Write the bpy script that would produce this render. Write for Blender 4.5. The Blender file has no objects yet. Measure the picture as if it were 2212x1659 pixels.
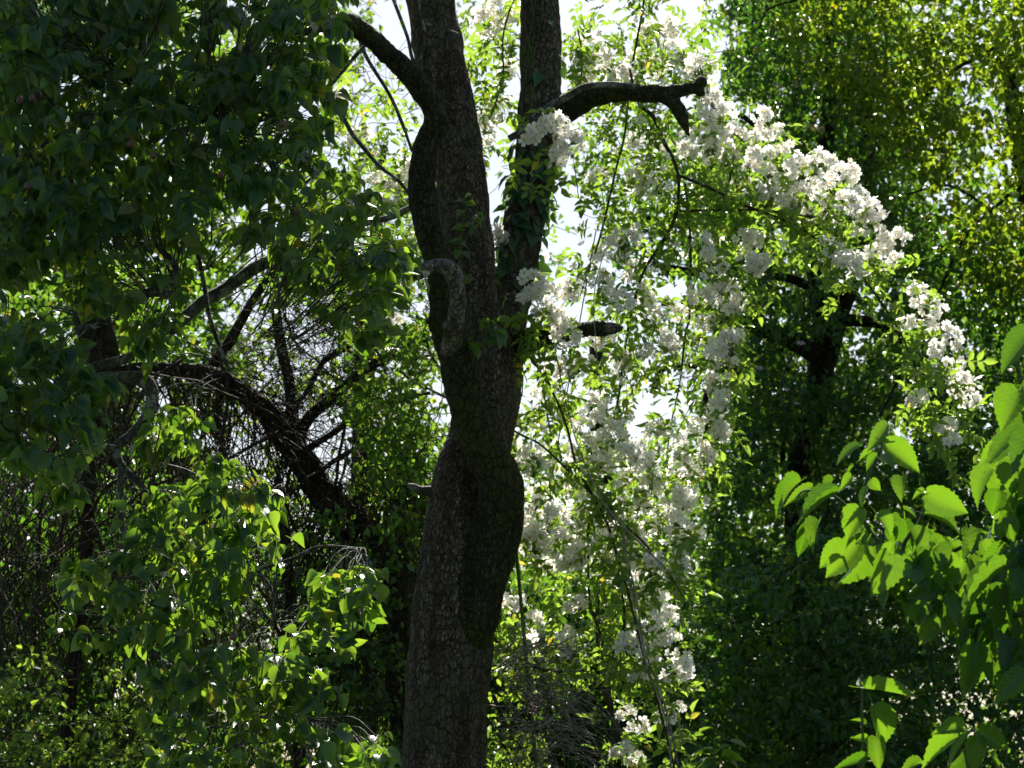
import bpy, math, random
import numpy as np
from mathutils import Vector, noise

random.seed(11)
rng = np.random.default_rng(11)
sc = bpy.context.scene

# ---------------------------------------------------------------- camera, sky, sun, exposure
PITCH = math.radians(10)
CAM = np.array([0.0, 0.0, 1.6])
cam = bpy.data.cameras.new('camera')
cam.lens = 90
cam.sensor_width = 36
cam.clip_start = 0.1
cam.clip_end = 600
cam.dof.use_dof = True
cam.dof.focus_distance = 11.0
cam.dof.aperture_fstop = 7.0
cam_o = bpy.data.objects.new('camera', cam)
sc.collection.objects.link(cam_o)
cam_o.location = CAM
cam_o.rotation_euler = (math.pi / 2 + PITCH, 0, 0)
sc.camera = cam_o

SUN = np.array([0.05, 1.0, 1.12])
SUN /= np.linalg.norm(SUN)
el = math.asin(SUN[2])
az = math.atan2(SUN[0], SUN[1])
world = bpy.data.worlds.new('World')
sc.world = world
world.use_nodes = True
nt = world.node_tree
sky = nt.nodes.new('ShaderNodeTexSky')
sky.sky_type = 'NISHITA'
sky.sun_disc = False
sky.sun_elevation = el
sky.sun_rotation = az
sky.air_density = 1.0
sky.dust_density = 2.0
bg = nt.nodes['Background']
bg.inputs[1].default_value = 0.055
nt.links.new(sky.outputs[0], bg.inputs[0])

sl = bpy.data.lights.new('sun', 'SUN')
sl.energy = 5.0
sl.angle = math.radians(0.5)
sl.color = (1.0, 0.94, 0.84)
so = bpy.data.objects.new('sun', sl)
sc.collection.objects.link(so)
so.rotation_euler = Vector(SUN).to_track_quat('Z', 'Y').to_euler()
so.location = (5, 40, 40)

sc.view_settings.view_transform = 'Standard'
sc.view_settings.look = 'None'
sc.view_settings.exposure = 1.2
sc.view_settings.gamma = 1
sc.cycles.max_bounces = 6
sc.cycles.diffuse_bounces = 4
sc.cycles.transmission_bounces = 5

# ---------------------------------------------------------------- helpers
W, H = 2212.0, 1659.0
FW = np.array([0, math.cos(PITCH), math.sin(PITCH)])
UP = np.array([0, -math.sin(PITCH), math.cos(PITCH)])
RT = np.array([1.0, 0, 0])


def P(u, v, Y):
    """A point of the place seen at photo position (u, v) that stands Y metres away."""
    u = np.asarray(u, float); v = np.asarray(v, float); Y = np.asarray(Y, float)
    a = (u - W / 2) / W * 0.4
    b = (H / 2 - v) / W * 0.4
    d = FW + a[..., None] * RT + b[..., None] * UP
    return CAM + d * (Y / d[..., 1])[..., None]


def PX(Y):
    return 0.4 / W * Y * 1.02


def link(o, parent=None):
    sc.collection.objects.link(o)
    if parent is not None:
        o.parent = parent
    return o


def thing(name, label, cat, loc=(0, 0, 0), group=None):
    o = bpy.data.objects.new(name, None)
    o.empty_display_size = 0.2
    o['label'] = label
    o['category'] = cat
    if group:
        o['group'] = group
    link(o)
    o.location = loc
    return o


def obj(name, verts, faces, mat, parent=None, uv=None, smooth=True, mats=None, midx=None):
    """verts Nx3 world coordinates, faces Mx4 or Mx3 array."""
    me = bpy.data.meshes.new(name)
    verts = np.asarray(verts, np.float32)
    if parent is not None:
        verts = verts - np.array(parent_origin(parent), np.float32)
    if not isinstance(faces, list):
        faces = [faces]
    faces = [f for f in faces if len(f)]
    nl = sum(f.size for f in faces)
    nf = sum(len(f) for f in faces)
    me.vertices.add(len(verts)); me.vertices.foreach_set('co', verts.ravel())
    me.loops.add(nl); me.polygons.add(nf)
    loops = np.concatenate([f.ravel() for f in faces]).astype(np.int32)
    tot = np.concatenate([np.full(len(f), f.shape[1]) for f in faces]).astype(np.int32)
    start = np.concatenate([[0], np.cumsum(tot)[:-1]]).astype(np.int32)
    me.loops.foreach_set('vertex_index', loops)
    me.polygons.foreach_set('loop_start', start)
    if uv is not None:
        l = me.uv_layers.new(name='UVMap')
        l.data.foreach_set('uv', np.asarray(uv, np.float32)[loops].ravel())
    for m in (mats or [mat]):
        me.materials.append(m)
    if midx is not None:
        me.polygons.foreach_set('material_index', np.asarray(midx, np.int32))
    me.polygons.foreach_set('use_smooth', np.full(nf, smooth))
    me.update(calc_edges=True)
    me.validate()
    o = bpy.data.objects.new(name, me)
    return link(o, parent)


def parent_origin(p):
    v = np.zeros(3)
    while p is not None:
        v += np.array(p.location)
        p = p.parent
    return v


def spline(pts, n):
    """Catmull-Rom through rows of pts, n samples per span."""
    p = np.asarray(pts, float)
    if len(p) == 2:
        t = np.linspace(0, 1, n + 1)[:, None]
        return p[0] * (1 - t) + p[1] * t
    q = np.vstack([2 * p[0] - p[1], p, 2 * p[-1] - p[-2]])
    out = []
    for i in range(len(p) - 1):
        a, b, c, d = q[i:i + 4]
        for t in np.linspace(0, 1, n, endpoint=False):
            out.append(0.5 * (2 * b + (c - a) * t + (2 * a - 5 * b + 4 * c - d) * t * t + (3 * b - a - 3 * c + d) * t ** 3))
    out.append(p[-1])
    return np.array(out)


def tube(pr, sides=8, n=6, lump=0.0, freq=6.0, cap=True):
    """pr rows x,y,z,r"""
    s = spline(pr, n) if n else np.asarray(pr, float)
    c, r = s[:, :3], np.maximum(s[:, 3], 0.0006)
    T = np.gradient(c, axis=0)
    T /= np.linalg.norm(T, axis=1)[:, None] + 1e-9
    ref = np.array([0, 1, 0.02]) if abs(T[0][1]) < 0.9 else np.array([1.0, 0, 0])
    N = np.zeros_like(c)
    nrm = ref - T[0] * ref.dot(T[0])
    for i in range(len(c)):
        nrm = nrm - T[i] * nrm.dot(T[i])
        nrm /= np.linalg.norm(nrm) + 1e-9
        N[i] = nrm
    B = np.cross(T, N)
    a = np.linspace(0, 2 * math.pi, sides, endpoint=False)
    d = N[:, None] * np.cos(a)[None, :, None] + B[:, None] * np.sin(a)[None, :, None]
    R = np.repeat(r[:, None], sides, 1)
    if lump:
        for i in range(len(c)):
            for j in range(sides):
                p = c[i] + d[i, j] * r[i]
                R[i, j] *= 1 + lump * (noise.noise(Vector(p * freq)) + 0.5 * noise.noise(Vector(p * freq * 2.7)))
    v = (c[:, None] + d * R[..., None]).reshape(-1, 3)
    m = len(c)
    i, j = np.meshgrid(np.arange(m - 1), np.arange(sides), indexing='ij')
    j2 = (j + 1) % sides
    f = np.stack([i * sides + j, i * sides + j2, (i + 1) * sides + j2, (i + 1) * sides + j], -1).reshape(-1, 4)
    if cap:
        v = np.vstack([v, c[0], c[-1]])
        k = np.arange(sides); k2 = (k + 1) % sides
        b = len(v) - 2
        f = np.vstack([f, np.stack([np.full(sides, b), k2, k, np.full(sides, b)], -1)[:, [0, 1, 2, 2]],
                       np.stack([np.full(sides, b + 1), (m - 1) * sides + k, (m - 1) * sides + k2, (m - 1) * sides + k2], -1)])
    return v, f


def fix(f):
    """split degenerate quads off as triangles"""
    deg = f[:, 2] == f[:, 3]
    return [f[~deg], f[deg][:, :3]]


def join(parts):
    vs, fs, o = [], [], 0
    for v, f in parts:
        vs.append(v); fs.append(f + o); o += len(v)
    return np.vstack(vs), np.vstack(fs)


def tubes_obj(name, parts, mat, parent=None):
    v, f = join(parts)
    o = obj(name, v, fix(f), mat, parent)
    if name in ('twigs', 'side_shoots', 'stems') and len(parts) > 100:
        o['kind'] = 'stuff'
    return o


def path(rows, Y):
    """rows u, v, r_px [, Y]"""
    out = []
    for r in rows:
        y = r[3] if len(r) > 3 else Y
        out.append(np.append(P(r[0], r[1], y), r[2] * PX(y)))
    return np.array(out)


def unit(a):
    return a / (np.linalg.norm(a, axis=-1, keepdims=True) + 1e-9)


def leaf_template(rows, fold=0.25, curl=0.25, petiole=0.0, cols=3, wave=0.0):
    """rows of (t, halfwidth 0..1, [shift]). leaf along +y, width along x, upper side +z"""
    v, uv, f = [], [], []
    xs = [-1, 0, 1] if cols == 3 else [-1, -0.5, 0, 0.5, 1]
    for k, r in enumerate(rows):
        t, w = r[0], r[1]
        sh = r[2] if len(r) > 2 else 0.0
        for x in xs:
            z = fold * abs(x) * w * 0.5 - curl * t * t + wave * math.sin(k * 2.1 + x) * abs(x)
            v.append((x * w * 0.5, t + sh * abs(x), z))
            uv.append((0.5 + x * 0.5 * w, t))
    c = len(xs)
    for i in range(len(rows) - 1):
        for j in range(c - 1):
            f.append((i * c + j, i * c + j + 1, (i + 1) * c + j + 1, (i + 1) * c + j))
    if petiole:
        b = len(v)
        w = 0.022
        v += [(-w, 0.03, 0.0), (w, 0.03, 0.0), (w, -petiole, 0.1 * petiole), (-w, -petiole, 0.1 * petiole)]
        uv += [(0.5, 0.0)] * 4
        f.append((b, b + 1, b + 2, b + 3))
    return np.array(v, float), np.array(f), np.array(uv, float)


def place(templates, pos, ydir, zdir, length, width, pick=None):
    """Batch of leaves; returns verts, faces, uv."""
    n = len(pos)
    ydir = unit(ydir)
    zdir = unit(zdir - ydir * np.sum(zdir * ydir, 1)[:, None])
    xdir = np.cross(ydir, zdir)
    pick = rng.integers(0, len(templates), n) if pick is None else pick
    V, F, U, o = [], [], [], 0
    for k, (tv, tf, tu) in enumerate(templates):
        m = np.where(pick == k)[0]
        if not len(m):
            continue
        v = (pos[m][:, None] + tv[None, :, 0, None] * xdir[m][:, None] * width[m][:, None, None]
             + tv[None, :, 1, None] * ydir[m][:, None] * length[m][:, None, None]
             + tv[None, :, 2, None] * zdir[m][:, None] * length[m][:, None, None])
        V.append(v.reshape(-1, 3))
        F.append((tf[None] + (np.arange(len(m)) * len(tv))[:, None, None] + o).reshape(-1, tf.shape[1]))
        U.append(np.tile(tu, (len(m), 1)))
        o += len(m) * len(tv)
    return np.vstack(V), np.vstack(F), np.vstack(U)


def rand_dir(n):
    return unit(rng.normal(size=(n, 3)))


def in_poly(poly, u, v):
    x = np.asarray([p[0] for p in poly]); y = np.asarray([p[1] for p in poly])
    inside = np.zeros(len(u), bool)
    j = len(poly) - 1
    for i in range(len(poly)):
        c = ((y[i] > v) != (y[j] > v)) & (u < (x[j] - x[i]) * (v - y[i]) / (y[j] - y[i] + 1e-9) + x[i])
        inside ^= c
        j = i
    return inside


def sample_poly(poly, n):
    x0, x1 = min(p[0] for p in poly), max(p[0] for p in poly)
    y0, y1 = min(p[1] for p in poly), max(p[1] for p in poly)
    U, V = np.zeros(0), np.zeros(0)
    while len(U) < n:
        u = rng.uniform(x0, x1, n * 2); v = rng.uniform(y0, y1, n * 2)
        k = in_poly(poly, u, v)
        U = np.append(U, u[k]); V = np.append(V, v[k])
    return U[:n], V[:n]


# ---------------------------------------------------------------- materials
def mat(name):
    m = bpy.data.materials.new(name)
    m.use_nodes = True
    n = m.node_tree
    n.nodes.clear()
    out = n.nodes.new('ShaderNodeOutputMaterial')
    return m, n, out


def N(n, t, **kw):
    x = n.nodes.new(t)
    for k, v in kw.items():
        setattr(x, k, v)
    return x


def mixc(n, a, b, fac, mode='MIX'):
    x = n.nodes.new('ShaderNodeMix')
    x.data_type = 'RGBA'
    x.blend_type = mode
    for sock, val in ((x.inputs[0], fac), (x.inputs[6], a), (x.inputs[7], b)):
        if hasattr(val, 'is_linked') or hasattr(val, 'links'):
            n.links.new(val, sock)
        elif isinstance(val, (tuple, list)):
            sock.default_value = (*val[:3], 1)
        else:
            sock.default_value = val
    return x.outputs[2]


def ramp(n, src, stops):
    r = n.nodes.new('ShaderNodeValToRGB')
    e = r.color_ramp.elements
    while len(e) < len(stops):
        e.new(0.5)
    for k, (p, c) in enumerate(stops):
        e[k].position = p
        e[k].color = (*c, 1) if len(c) == 3 else c
    n.links.new(src, r.inputs[0])
    return r.outputs[0]


def leaf_mat(name, refl, trans, rough=0.42, mix=0.5, veins=0, spots=0.0, spec=0.5, yellow=0.04, blemish=(0.35, 0.14, 0.02)):
    """refl / trans: (dark, light) colour pairs picked per leaf"""
    m, n, out = mat(name)
    geo = N(n, 'ShaderNodeNewGeometry')
    rnd = geo.outputs['Random Per Island']
    rc = ramp(n, rnd, [(0, refl[0]), (0.55, refl[1]), (0.97 - yellow, refl[1]), (1.0, (refl[1][0] * 3.5, refl[1][1] * 1.6, refl[1][2]))])
    tc = ramp(n, rnd, [(0, trans[0]), (0.6, trans[1]), (0.97 - yellow, trans[1]), (1.0, (trans[1][0] * 1.9, trans[1][1] * 0.95, trans[1][2]))])
    bump_h = None
    if veins:
        uvn = N(n, 'ShaderNodeUVMap')
        sep = N(n, 'ShaderNodeSeparateXYZ')
        n.links.new(uvn.outputs[0], sep.inputs[0])
        ax = N(n, 'ShaderNodeMath', operation='SUBTRACT'); n.links.new(sep.outputs[0], ax.inputs[0]); ax.inputs[1].default_value = 0.5
        ab = N(n, 'ShaderNodeMath', operation='ABSOLUTE'); n.links.new(ax.outputs[0], ab.inputs[0])
        mid = N(n, 'ShaderNodeMath', operation='LESS_THAN'); n.links.new(ab.outputs[0], mid.inputs[0]); mid.inputs[1].default_value = 0.018
        # side veins: lines of t - 0.9|x|
        k = N(n, 'ShaderNodeMath', operation='MULTIPLY_ADD'); n.links.new(ab.outputs[0], k.inputs[0]); k.inputs[1].default_value = -0.95
        n.links.new(sep.outputs[1], k.inputs[2])
        k2 = N(n, 'ShaderNodeMath', operation='MULTIPLY'); n.links.new(k.outputs[0], k2.inputs[0]); k2.inputs[1].default_value = veins
        fr = N(n, 'ShaderNodeMath', operation='FRACT'); n.links.new(k2.outputs[0], fr.inputs[0])
        lt = N(n, 'ShaderNodeMath', operation='LESS_THAN'); n.links.new(fr.outputs[0], lt.inputs[0]); lt.inputs[1].default_value = 0.13
        mx = N(n, 'ShaderNodeMath', operation='MAXIMUM'); n.links.new(mid.outputs[0], mx.inputs[0]); n.links.new(lt.outputs[0], mx.inputs[1])
        vs = N(n, 'ShaderNodeMath', operation='MULTIPLY'); n.links.new(mx.outputs[0], vs.inputs[0]); vs.inputs[1].default_value = 0.45
        rc = mixc(n, rc, (refl[1][0] * 2.2, refl[1][1] * 1.6, refl[1][2] * 1.8), vs.outputs[0])
        tc = mixc(n, tc, (trans[1][0] * 1.3, trans[1][1] * 1.02, trans[1][2] * 1.5), vs.outputs[0])
        pw = N(n, 'ShaderNodeMath', operation='PINGPONG'); n.links.new(k2.outputs[0], pw.inputs[0]); pw.inputs[1].default_value = 0.5
        bump_h = pw.outputs[0]
    tex = N(n, 'ShaderNodeTexCoord')
    nz = N(n, 'ShaderNodeTexNoise'); nz.inputs['Scale'].default_value = 28; nz.inputs['Detail'].default_value = 3
    n.links.new(tex.outputs['Object'], nz.inputs['Vector'])
    rc = mixc(n, rc, (1.35, 1.3, 1.2), ramp(n, nz.outputs[0], [(0.35, (0, 0, 0)), (0.75, (1, 1, 1))]), 'MULTIPLY')
    if spots:
        vz = N(n, 'ShaderNodeTexVoronoi'); vz.inputs['Scale'].default_value = 26
        n.links.new(tex.outputs['Object'], vz.inputs['Vector'])
        sp = ramp(n, vz.outputs['Distance'], [(0.0, (1, 1, 1)), (spots, (1, 1, 1)), (spots + 0.06, (0, 0, 0))])
        rc = mixc(n, rc, blemish, sp)
        tc = mixc(n, tc, blemish, sp)
    pr = N(n, 'ShaderNodeBsdfPrincipled')
    n.links.new(rc, pr.inputs['Base Color'])
    pr.inputs['Roughness'].default_value = rough
    pr.inputs['Specular IOR Level'].default_value = spec
    tr = N(n, 'ShaderNodeBsdfTranslucent')
    n.links.new(tc, tr.inputs[0])
    bp = N(n, 'ShaderNodeBump'); bp.inputs['Strength'].default_value = 0.35; bp.inputs['Distance'].default_value = 0.004
    n.links.new(bump_h if bump_h is not None else nz.outputs[0], bp.inputs['Height'])
    n.links.new(bp.outputs[0], pr.inputs['Normal'])
    mx = N(n, 'ShaderNodeMixShader'); mx.inputs[0].default_value = mix
    n.links.new(pr.outputs[0], mx.inputs[1]); n.links.new(tr.outputs[0], mx.inputs[2])
    n.links.new(mx.outputs[0], out.inputs[0])
    return m


def bark_mat(name, c1, c2, crack, scale=26, moss=0.0, mosscol=(0.05, 0.07, 0.012), lichen=0.0, strength=0.9, stretch=0.6, w=0.05, dist=0.02):
    m, n, out = mat(name)
    tex = N(n, 'ShaderNodeTexCoord')
    mp = N(n, 'ShaderNodeMapping'); mp.inputs['Scale'].default_value = (1, 1, stretch)
    n.links.new(tex.outputs['Object'], mp.inputs[0])
    nz = N(n, 'ShaderNodeTexNoise'); nz.inputs['Scale'].default_value = 9; nz.inputs['Detail'].default_value = 5
    n.links.new(mp.outputs[0], nz.inputs['Vector'])
    wob = N(n, 'ShaderNodeVectorMath', operation='MULTIPLY_ADD')
    n.links.new(nz.outputs['Color'], wob.inputs[0]); wob.inputs[1].default_value = (0.06,) * 3
    n.links.new(mp.outputs[0], wob.inputs[2])
    vo = N(n, 'ShaderNodeTexVoronoi', feature='DISTANCE_TO_EDGE'); vo.inputs['Scale'].default_value = scale; vo.inputs['Randomness'].default_value = 0.85
    n.links.new(wob.outputs[0], vo.inputs['Vector'])
    vb = N(n, 'ShaderNodeTexVoronoi', feature='DISTANCE_TO_EDGE'); vb.inputs['Scale'].default_value = scale * 0.5; vb.inputs['Randomness'].default_value = 1.0
    n.links.new(wob.outputs[0], vb.inputs['Vector'])
    v1 = N(n, 'ShaderNodeTexVoronoi'); v1.inputs['Scale'].default_value = scale; v1.inputs['Randomness'].default_value = 0.85
    n.links.new(wob.outputs[0], v1.inputs['Vector'])
    fine = N(n, 'ShaderNodeTexNoise'); fine.inputs['Scale'].default_value = 70; fine.inputs['Detail'].default_value = 4
    n.links.new(tex.outputs['Object'], fine.inputs['Vector'])
    big = N(n, 'ShaderNodeTexNoise'); big.inputs['Scale'].default_value = 2.6; big.inputs['Detail'].default_value = 4
    n.links.new(tex.outputs['Object'], big.inputs['Vector'])
    sepc = N(n, 'ShaderNodeSeparateColor'); n.links.new(v1.outputs['Color'], sepc.inputs[0])
    col = mixc(n, c1, c2, sepc.outputs[0])
    col = mixc(n, col, (0.45, 0.45, 0.45), ramp(n, fine.outputs[0], [(0.35, (1, 1, 1)), (0.6, (0, 0, 0))]), 'MULTIPLY')
    stk = N(n, 'ShaderNodeTexNoise'); stk.inputs['Scale'].default_value = 1.0; stk.inputs['Detail'].default_value = 5
    mp2 = N(n, 'ShaderNodeMapping'); mp2.inputs['Scale'].default_value = (16, 16, 1.6)
    n.links.new(tex.outputs['Object'], mp2.inputs[0]); n.links.new(mp2.outputs[0], stk.inputs['Vector'])
    col = mixc(n, col, (0.5, 0.47, 0.42), ramp(n, stk.outputs[0], [(0.4, (1, 1, 1)), (0.58, (0, 0, 0))]), 'MULTIPLY')
    if lichen:
        l = N(n, 'ShaderNodeTexNoise'); l.inputs['Scale'].default_value = 14; l.inputs['Detail'].default_value = 6
        n.links.new(tex.outputs['Object'], l.inputs['Vector'])
        col = mixc(n, col, (0.3, 0.33, 0.27), ramp(n, l.outputs[0], [(0.62 - lichen, (0, 0, 0)), (0.72 - lichen, (1, 1, 1))]))
    if moss:
        col = mixc(n, col, mosscol, ramp(n, big.outputs[0], [(0.6 - moss, (0, 0, 0)), (0.75 - moss * 0.6, (0.85, 0.85, 0.85))]))
    gate = N(n, 'ShaderNodeTexNoise'); gate.inputs['Scale'].default_value = 16; gate.inputs['Detail'].default_value = 3
    n.links.new(tex.outputs['Object'], gate.inputs['Vector'])
    e0 = ramp(n, vo.outputs['Distance'], [(0.0, (0, 0, 0)), (w, (0.35, 0.35, 0.35)), (w * 3.0, (1, 1, 1))])
    e1 = ramp(n, vb.outputs['Distance'], [(0.0, (0, 0, 0)), (w * 0.7, (0.5, 0.5, 0.5)), (w * 2.6, (1, 1, 1))])
    e0 = mixc(n, e0, (1, 1, 1), ramp(n, big.outputs[0], [(0.40, (0, 0, 0)), (0.62, (0.8, 0.8, 0.8))]))
    e0 = mixc(n, e0, e1, 1.0, 'MULTIPLY')
    edge = mixc(n, e0, (1, 1, 1), ramp(n, gate.outputs[0], [(0.47, (0, 0, 0)), (0.7, (0.7, 0.7, 0.7))]))
    col = mixc(n, crack, col, edge)
    hh = N(n, 'ShaderNodeMath', operation='MULTIPLY_ADD')
    n.links.new(fine.outputs[0], hh.inputs[0]); hh.inputs[1].default_value = 0.25
    n.links.new(edge, hh.inputs[2])
    bp = N(n, 'ShaderNodeBump'); bp.inputs['Strength'].default_value = strength; bp.inputs['Distance'].default_value = dist
    n.links.new(hh.outputs[0], bp.inputs['Height'])
    pr = N(n, 'ShaderNodeBsdfPrincipled')
    n.links.new(col, pr.inputs['Base Color'])
    n.links.new(bp.outputs[0], pr.inputs['Normal'])
    pr.inputs['Roughness'].default_value = 0.8
    pr.inputs['Specular IOR Level'].default_value = 0.25
    n.links.new(pr.outputs[0], out.inputs[0])
    return m


def petal_mat(name, col, mix=0.5):
    m, n, out = mat(name)
    geo = N(n, 'ShaderNodeNewGeometry')
    c = ramp(n, geo.outputs['Random Per Island'], [(0, (col[0] * 0.95, col[1] * 0.9, col[2] * 0.78)), (0.3, col), (1, col)])
    pr = N(n, 'ShaderNodeBsdfPrincipled'); n.links.new(c, pr.inputs['Base Color'])
    pr.inputs['Roughness'].default_value = 0.6
    pr.inputs['Specular IOR Level'].default_value = 0.3
    tr = N(n, 'ShaderNodeBsdfTranslucent'); n.links.new(c, tr.inputs[0])
    mx = N(n, 'ShaderNodeMixShader'); mx.inputs[0].default_value = mix
    n.links.new(pr.outputs[0], mx.inputs[1]); n.links.new(tr.outputs[0], mx.inputs[2])
    n.links.new(mx.outputs[0], out.inputs[0])
    return m


M = {}
M['bark'] = bark_mat('pear_bark', (0.15, 0.118, 0.078), (0.27, 0.22, 0.155), (0.03, 0.022, 0.014), 58, moss=0.10, mosscol=(0.08, 0.08, 0.035), lichen=-0.1, w=0.035, stretch=0.5, dist=0.03)
M['limb'] = bark_mat('mossy_limb_bark', (0.052, 0.056, 0.022), (0.09, 0.092, 0.042), (0.016, 0.015, 0.007), 58, moss=0.28, mosscol=(0.055, 0.062, 0.008), lichen=-0.1, w=0.035, stretch=0.5, dist=0.03)
M['twigbark'] = bark_mat('grey_branch_bark', (0.11, 0.11, 0.09), (0.2, 0.2, 0.17), (0.03, 0.03, 0.025), 60, moss=0.05, lichen=0.12, strength=0.6, dist=0.006)
M['sunlit_limb'] = bark_mat('sunlit_limb_bark', (0.26, 0.24, 0.19), (0.42, 0.39, 0.32), (0.06, 0.055, 0.04), 60, moss=0.08, mosscol=(0.07, 0.075, 0.02), lichen=-0.1, w=0.03)  # bark paled to stand for sunlight on the hooked limb
M['dark'] = bark_mat('dark_vine_bark', (0.05, 0.04, 0.028), (0.09, 0.07, 0.05), (0.01, 0.008, 0.005), 40, moss=0.03, stretch=0.25)
M['vine'] = bark_mat('dry_vine_bark', (0.06, 0.045, 0.026), (0.12, 0.09, 0.055), (0.03, 0.022, 0.014), 60, strength=0.3, dist=0.003)
M['cane'] = bark_mat('rose_cane_bark', (0.07, 0.065, 0.035), (0.12, 0.10, 0.06), (0.03, 0.03, 0.02), 60, strength=0.3, dist=0.003)
M['pale'] = bark_mat('pale_dry_stem', (0.42, 0.36, 0.28), (0.6, 0.54, 0.45), (0.12, 0.1, 0.08), 60, strength=0.3, dist=0.003)
M['green_stem'] = bark_mat('green_stem', (0.10, 0.16, 0.04), (0.16, 0.22, 0.07), (0.06, 0.1, 0.03), 60, strength=0.2, dist=0.002)
M['broken'] = bark_mat('broken_wood', (0.22, 0.18, 0.13), (0.32, 0.28, 0.22), (0.05, 0.04, 0.03), 40, stretch=0.2)

M['pear'] = leaf_mat('pear_leaf', ((0.013, 0.046, 0.024), (0.030, 0.080, 0.040)), ((0.10, 0.27, 0.010), (0.34, 0.58, 0.03)), rough=0.3, mix=0.42, veins=9, spots=0.07)
M['mulberry'] = leaf_mat('mulberry_leaf', ((0.018, 0.06, 0.02), (0.032, 0.09, 0.028)), ((0.09, 0.24, 0.006), (0.185, 0.38, 0.012)), rough=0.33, mix=0.42, veins=8, yellow=-0.03, spots=0.045, blemish=(0.16, 0.11, 0.02))
M['rose_leaf'] = leaf_mat('rose_leaf', ((0.045, 0.11, 0.025), (0.08, 0.17, 0.04)), ((0.17, 0.34, 0.02), (0.36, 0.54, 0.05)), rough=0.4, mix=0.5, yellow=-0.01)
M['ivy'] = leaf_mat('climber_leaf', ((0.018, 0.055, 0.02), (0.03, 0.08, 0.03)), ((0.08, 0.2, 0.01), (0.14, 0.3, 0.02)), rough=0.35, mix=0.3)
M['vine_leaf'] = leaf_mat('tangled_vine_leaf', ((0.03, 0.07, 0.02), (0.05, 0.11, 0.03)), ((0.11, 0.26, 0.015), (0.25, 0.46, 0.03)), rough=0.4, mix=0.45)
M['sunny'] = leaf_mat('sunlit_leaf', ((0.045, 0.095, 0.02), (0.085, 0.14, 0.025)), ((0.10, 0.22, 0.008), (0.36, 0.50, 0.02)), rough=0.36, mix=0.55, yellow=-0.02)  # leaves in sun: the light is put into a brighter yellow-green
M['shade'] = leaf_mat('shaded_tree_leaf', ((0.012, 0.043, 0.021), (0.032, 0.08, 0.034)), ((0.06, 0.20, 0.014), (0.20, 0.44, 0.022)), rough=0.36, mix=0.4, yellow=0.015)  # leaves in shade: the shade is put into a darker green
M['petal'] = petal_mat('white_petal', (0.93, 0.93, 0.90), 0.62)
M['pink'] = petal_mat('pink_petal', (0.75, 0.5, 0.62))
M['cream'] = petal_mat('cream_petal', (0.7, 0.62, 0.4))
M['stamen'] = petal_mat('stamen', (0.75, 0.55, 0.12), 0.4)


def simple(name, col, rough=0.6):
    m, n, out = mat(name)
    pr = N(n, 'ShaderNodeBsdfPrincipled')
    nz = N(n, 'ShaderNodeTexNoise'); nz.inputs['Scale'].default_value = 5
    nz.inputs['Detail'].default_value = 6
    tex = N(n, 'ShaderNodeTexCoord'); n.links.new(tex.outputs['Object'], nz.inputs['Vector'])
    n.links.new(mixc(n, tuple(c * 0.6 for c in col), tuple(min(1, c * 1.4) for c in col), nz.outputs[0]), pr.inputs['Base Color'])
    pr.inputs['Roughness'].default_value = rough
    n.links.new(pr.outputs[0], out.inputs[0])
    return m


M['soil'] = simple('grassy_ground', (0.035, 0.05, 0.018), 0.9)
M['fruit'] = simple('pear_fruit', (0.10, 0.045, 0.035), 0.45)

# ---------------------------------------------------------------- ground
g = np.linspace(-1, 1, 41)
gx, gy = np.meshgrid(np.sign(g) * np.abs(g) ** 2 * 300, np.sign(g) * np.abs(g) ** 2 * 300 + 10, indexing='ij')
gz = np.array([0.12 * noise.noise(Vector((a * 0.2, b * 0.2, 0))) - 0.08 for a, b in zip(gx.ravel(), gy.ravel())])
gv = np.stack([gx.ravel(), gy.ravel(), gz], 1)
i, j = np.meshgrid(np.arange(40), np.arange(40), indexing='ij')
gf = np.stack([i * 41 + j, (i + 1) * 41 + j, (i + 1) * 41 + j + 1, i * 41 + j + 1], -1).reshape(-1, 4)
go = obj('ground', gv, gf, M['soil'])
go['kind'] = 'structure'

# ---------------------------------------------------------------- leaf shapes
PEAR_ROWS = [(0, 0.06), (0.08, 0.62), (0.24, 0.94), (0.42, 0.98), (0.62, 0.76), (0.8, 0.40), (0.92, 0.14), (1.0, 0.01)]
T_PEAR = [leaf_template(PEAR_ROWS, fo, cu, 0.38, wave=wv) for fo, cu, wv in
          ((0.25, 0.10, 0.0), (0.45, 0.30, 0.01), (0.7, 0.2, 0.015), (0.3, 0.42, 0.01), (0.9, 0.35, 0.01))]
SMALL_ROWS = [(0, 0.08), (0.3, 0.9), (0.65, 0.75), (1.0, 0.03)]
T_SMALL = [leaf_template(SMALL_ROWS, fo, cu) for fo, cu in ((0.3, 0.1), (0.6, 0.3), (0.9, 0.2), (0.2, 0.4))]
T_TINY = [leaf_template([(0, 0.1), (0.45, 1.0), (1.0, 0.03)], fo, cu) for fo, cu in ((0.3, 0.1), (0.7, 0.3), (0.5, 0.5))]
IVY_ROWS = [(0, 0.5, -0.05), (0.18, 0.98, -0.1), (0.45, 0.85), (0.75, 0.42), (1.0, 0.02)]
T_IVY = [leaf_template(IVY_ROWS, fo, cu, 0.3) for fo, cu in ((0.15, 0.15), (0.4, 0.25), (0.3, 0.4))]


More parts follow.
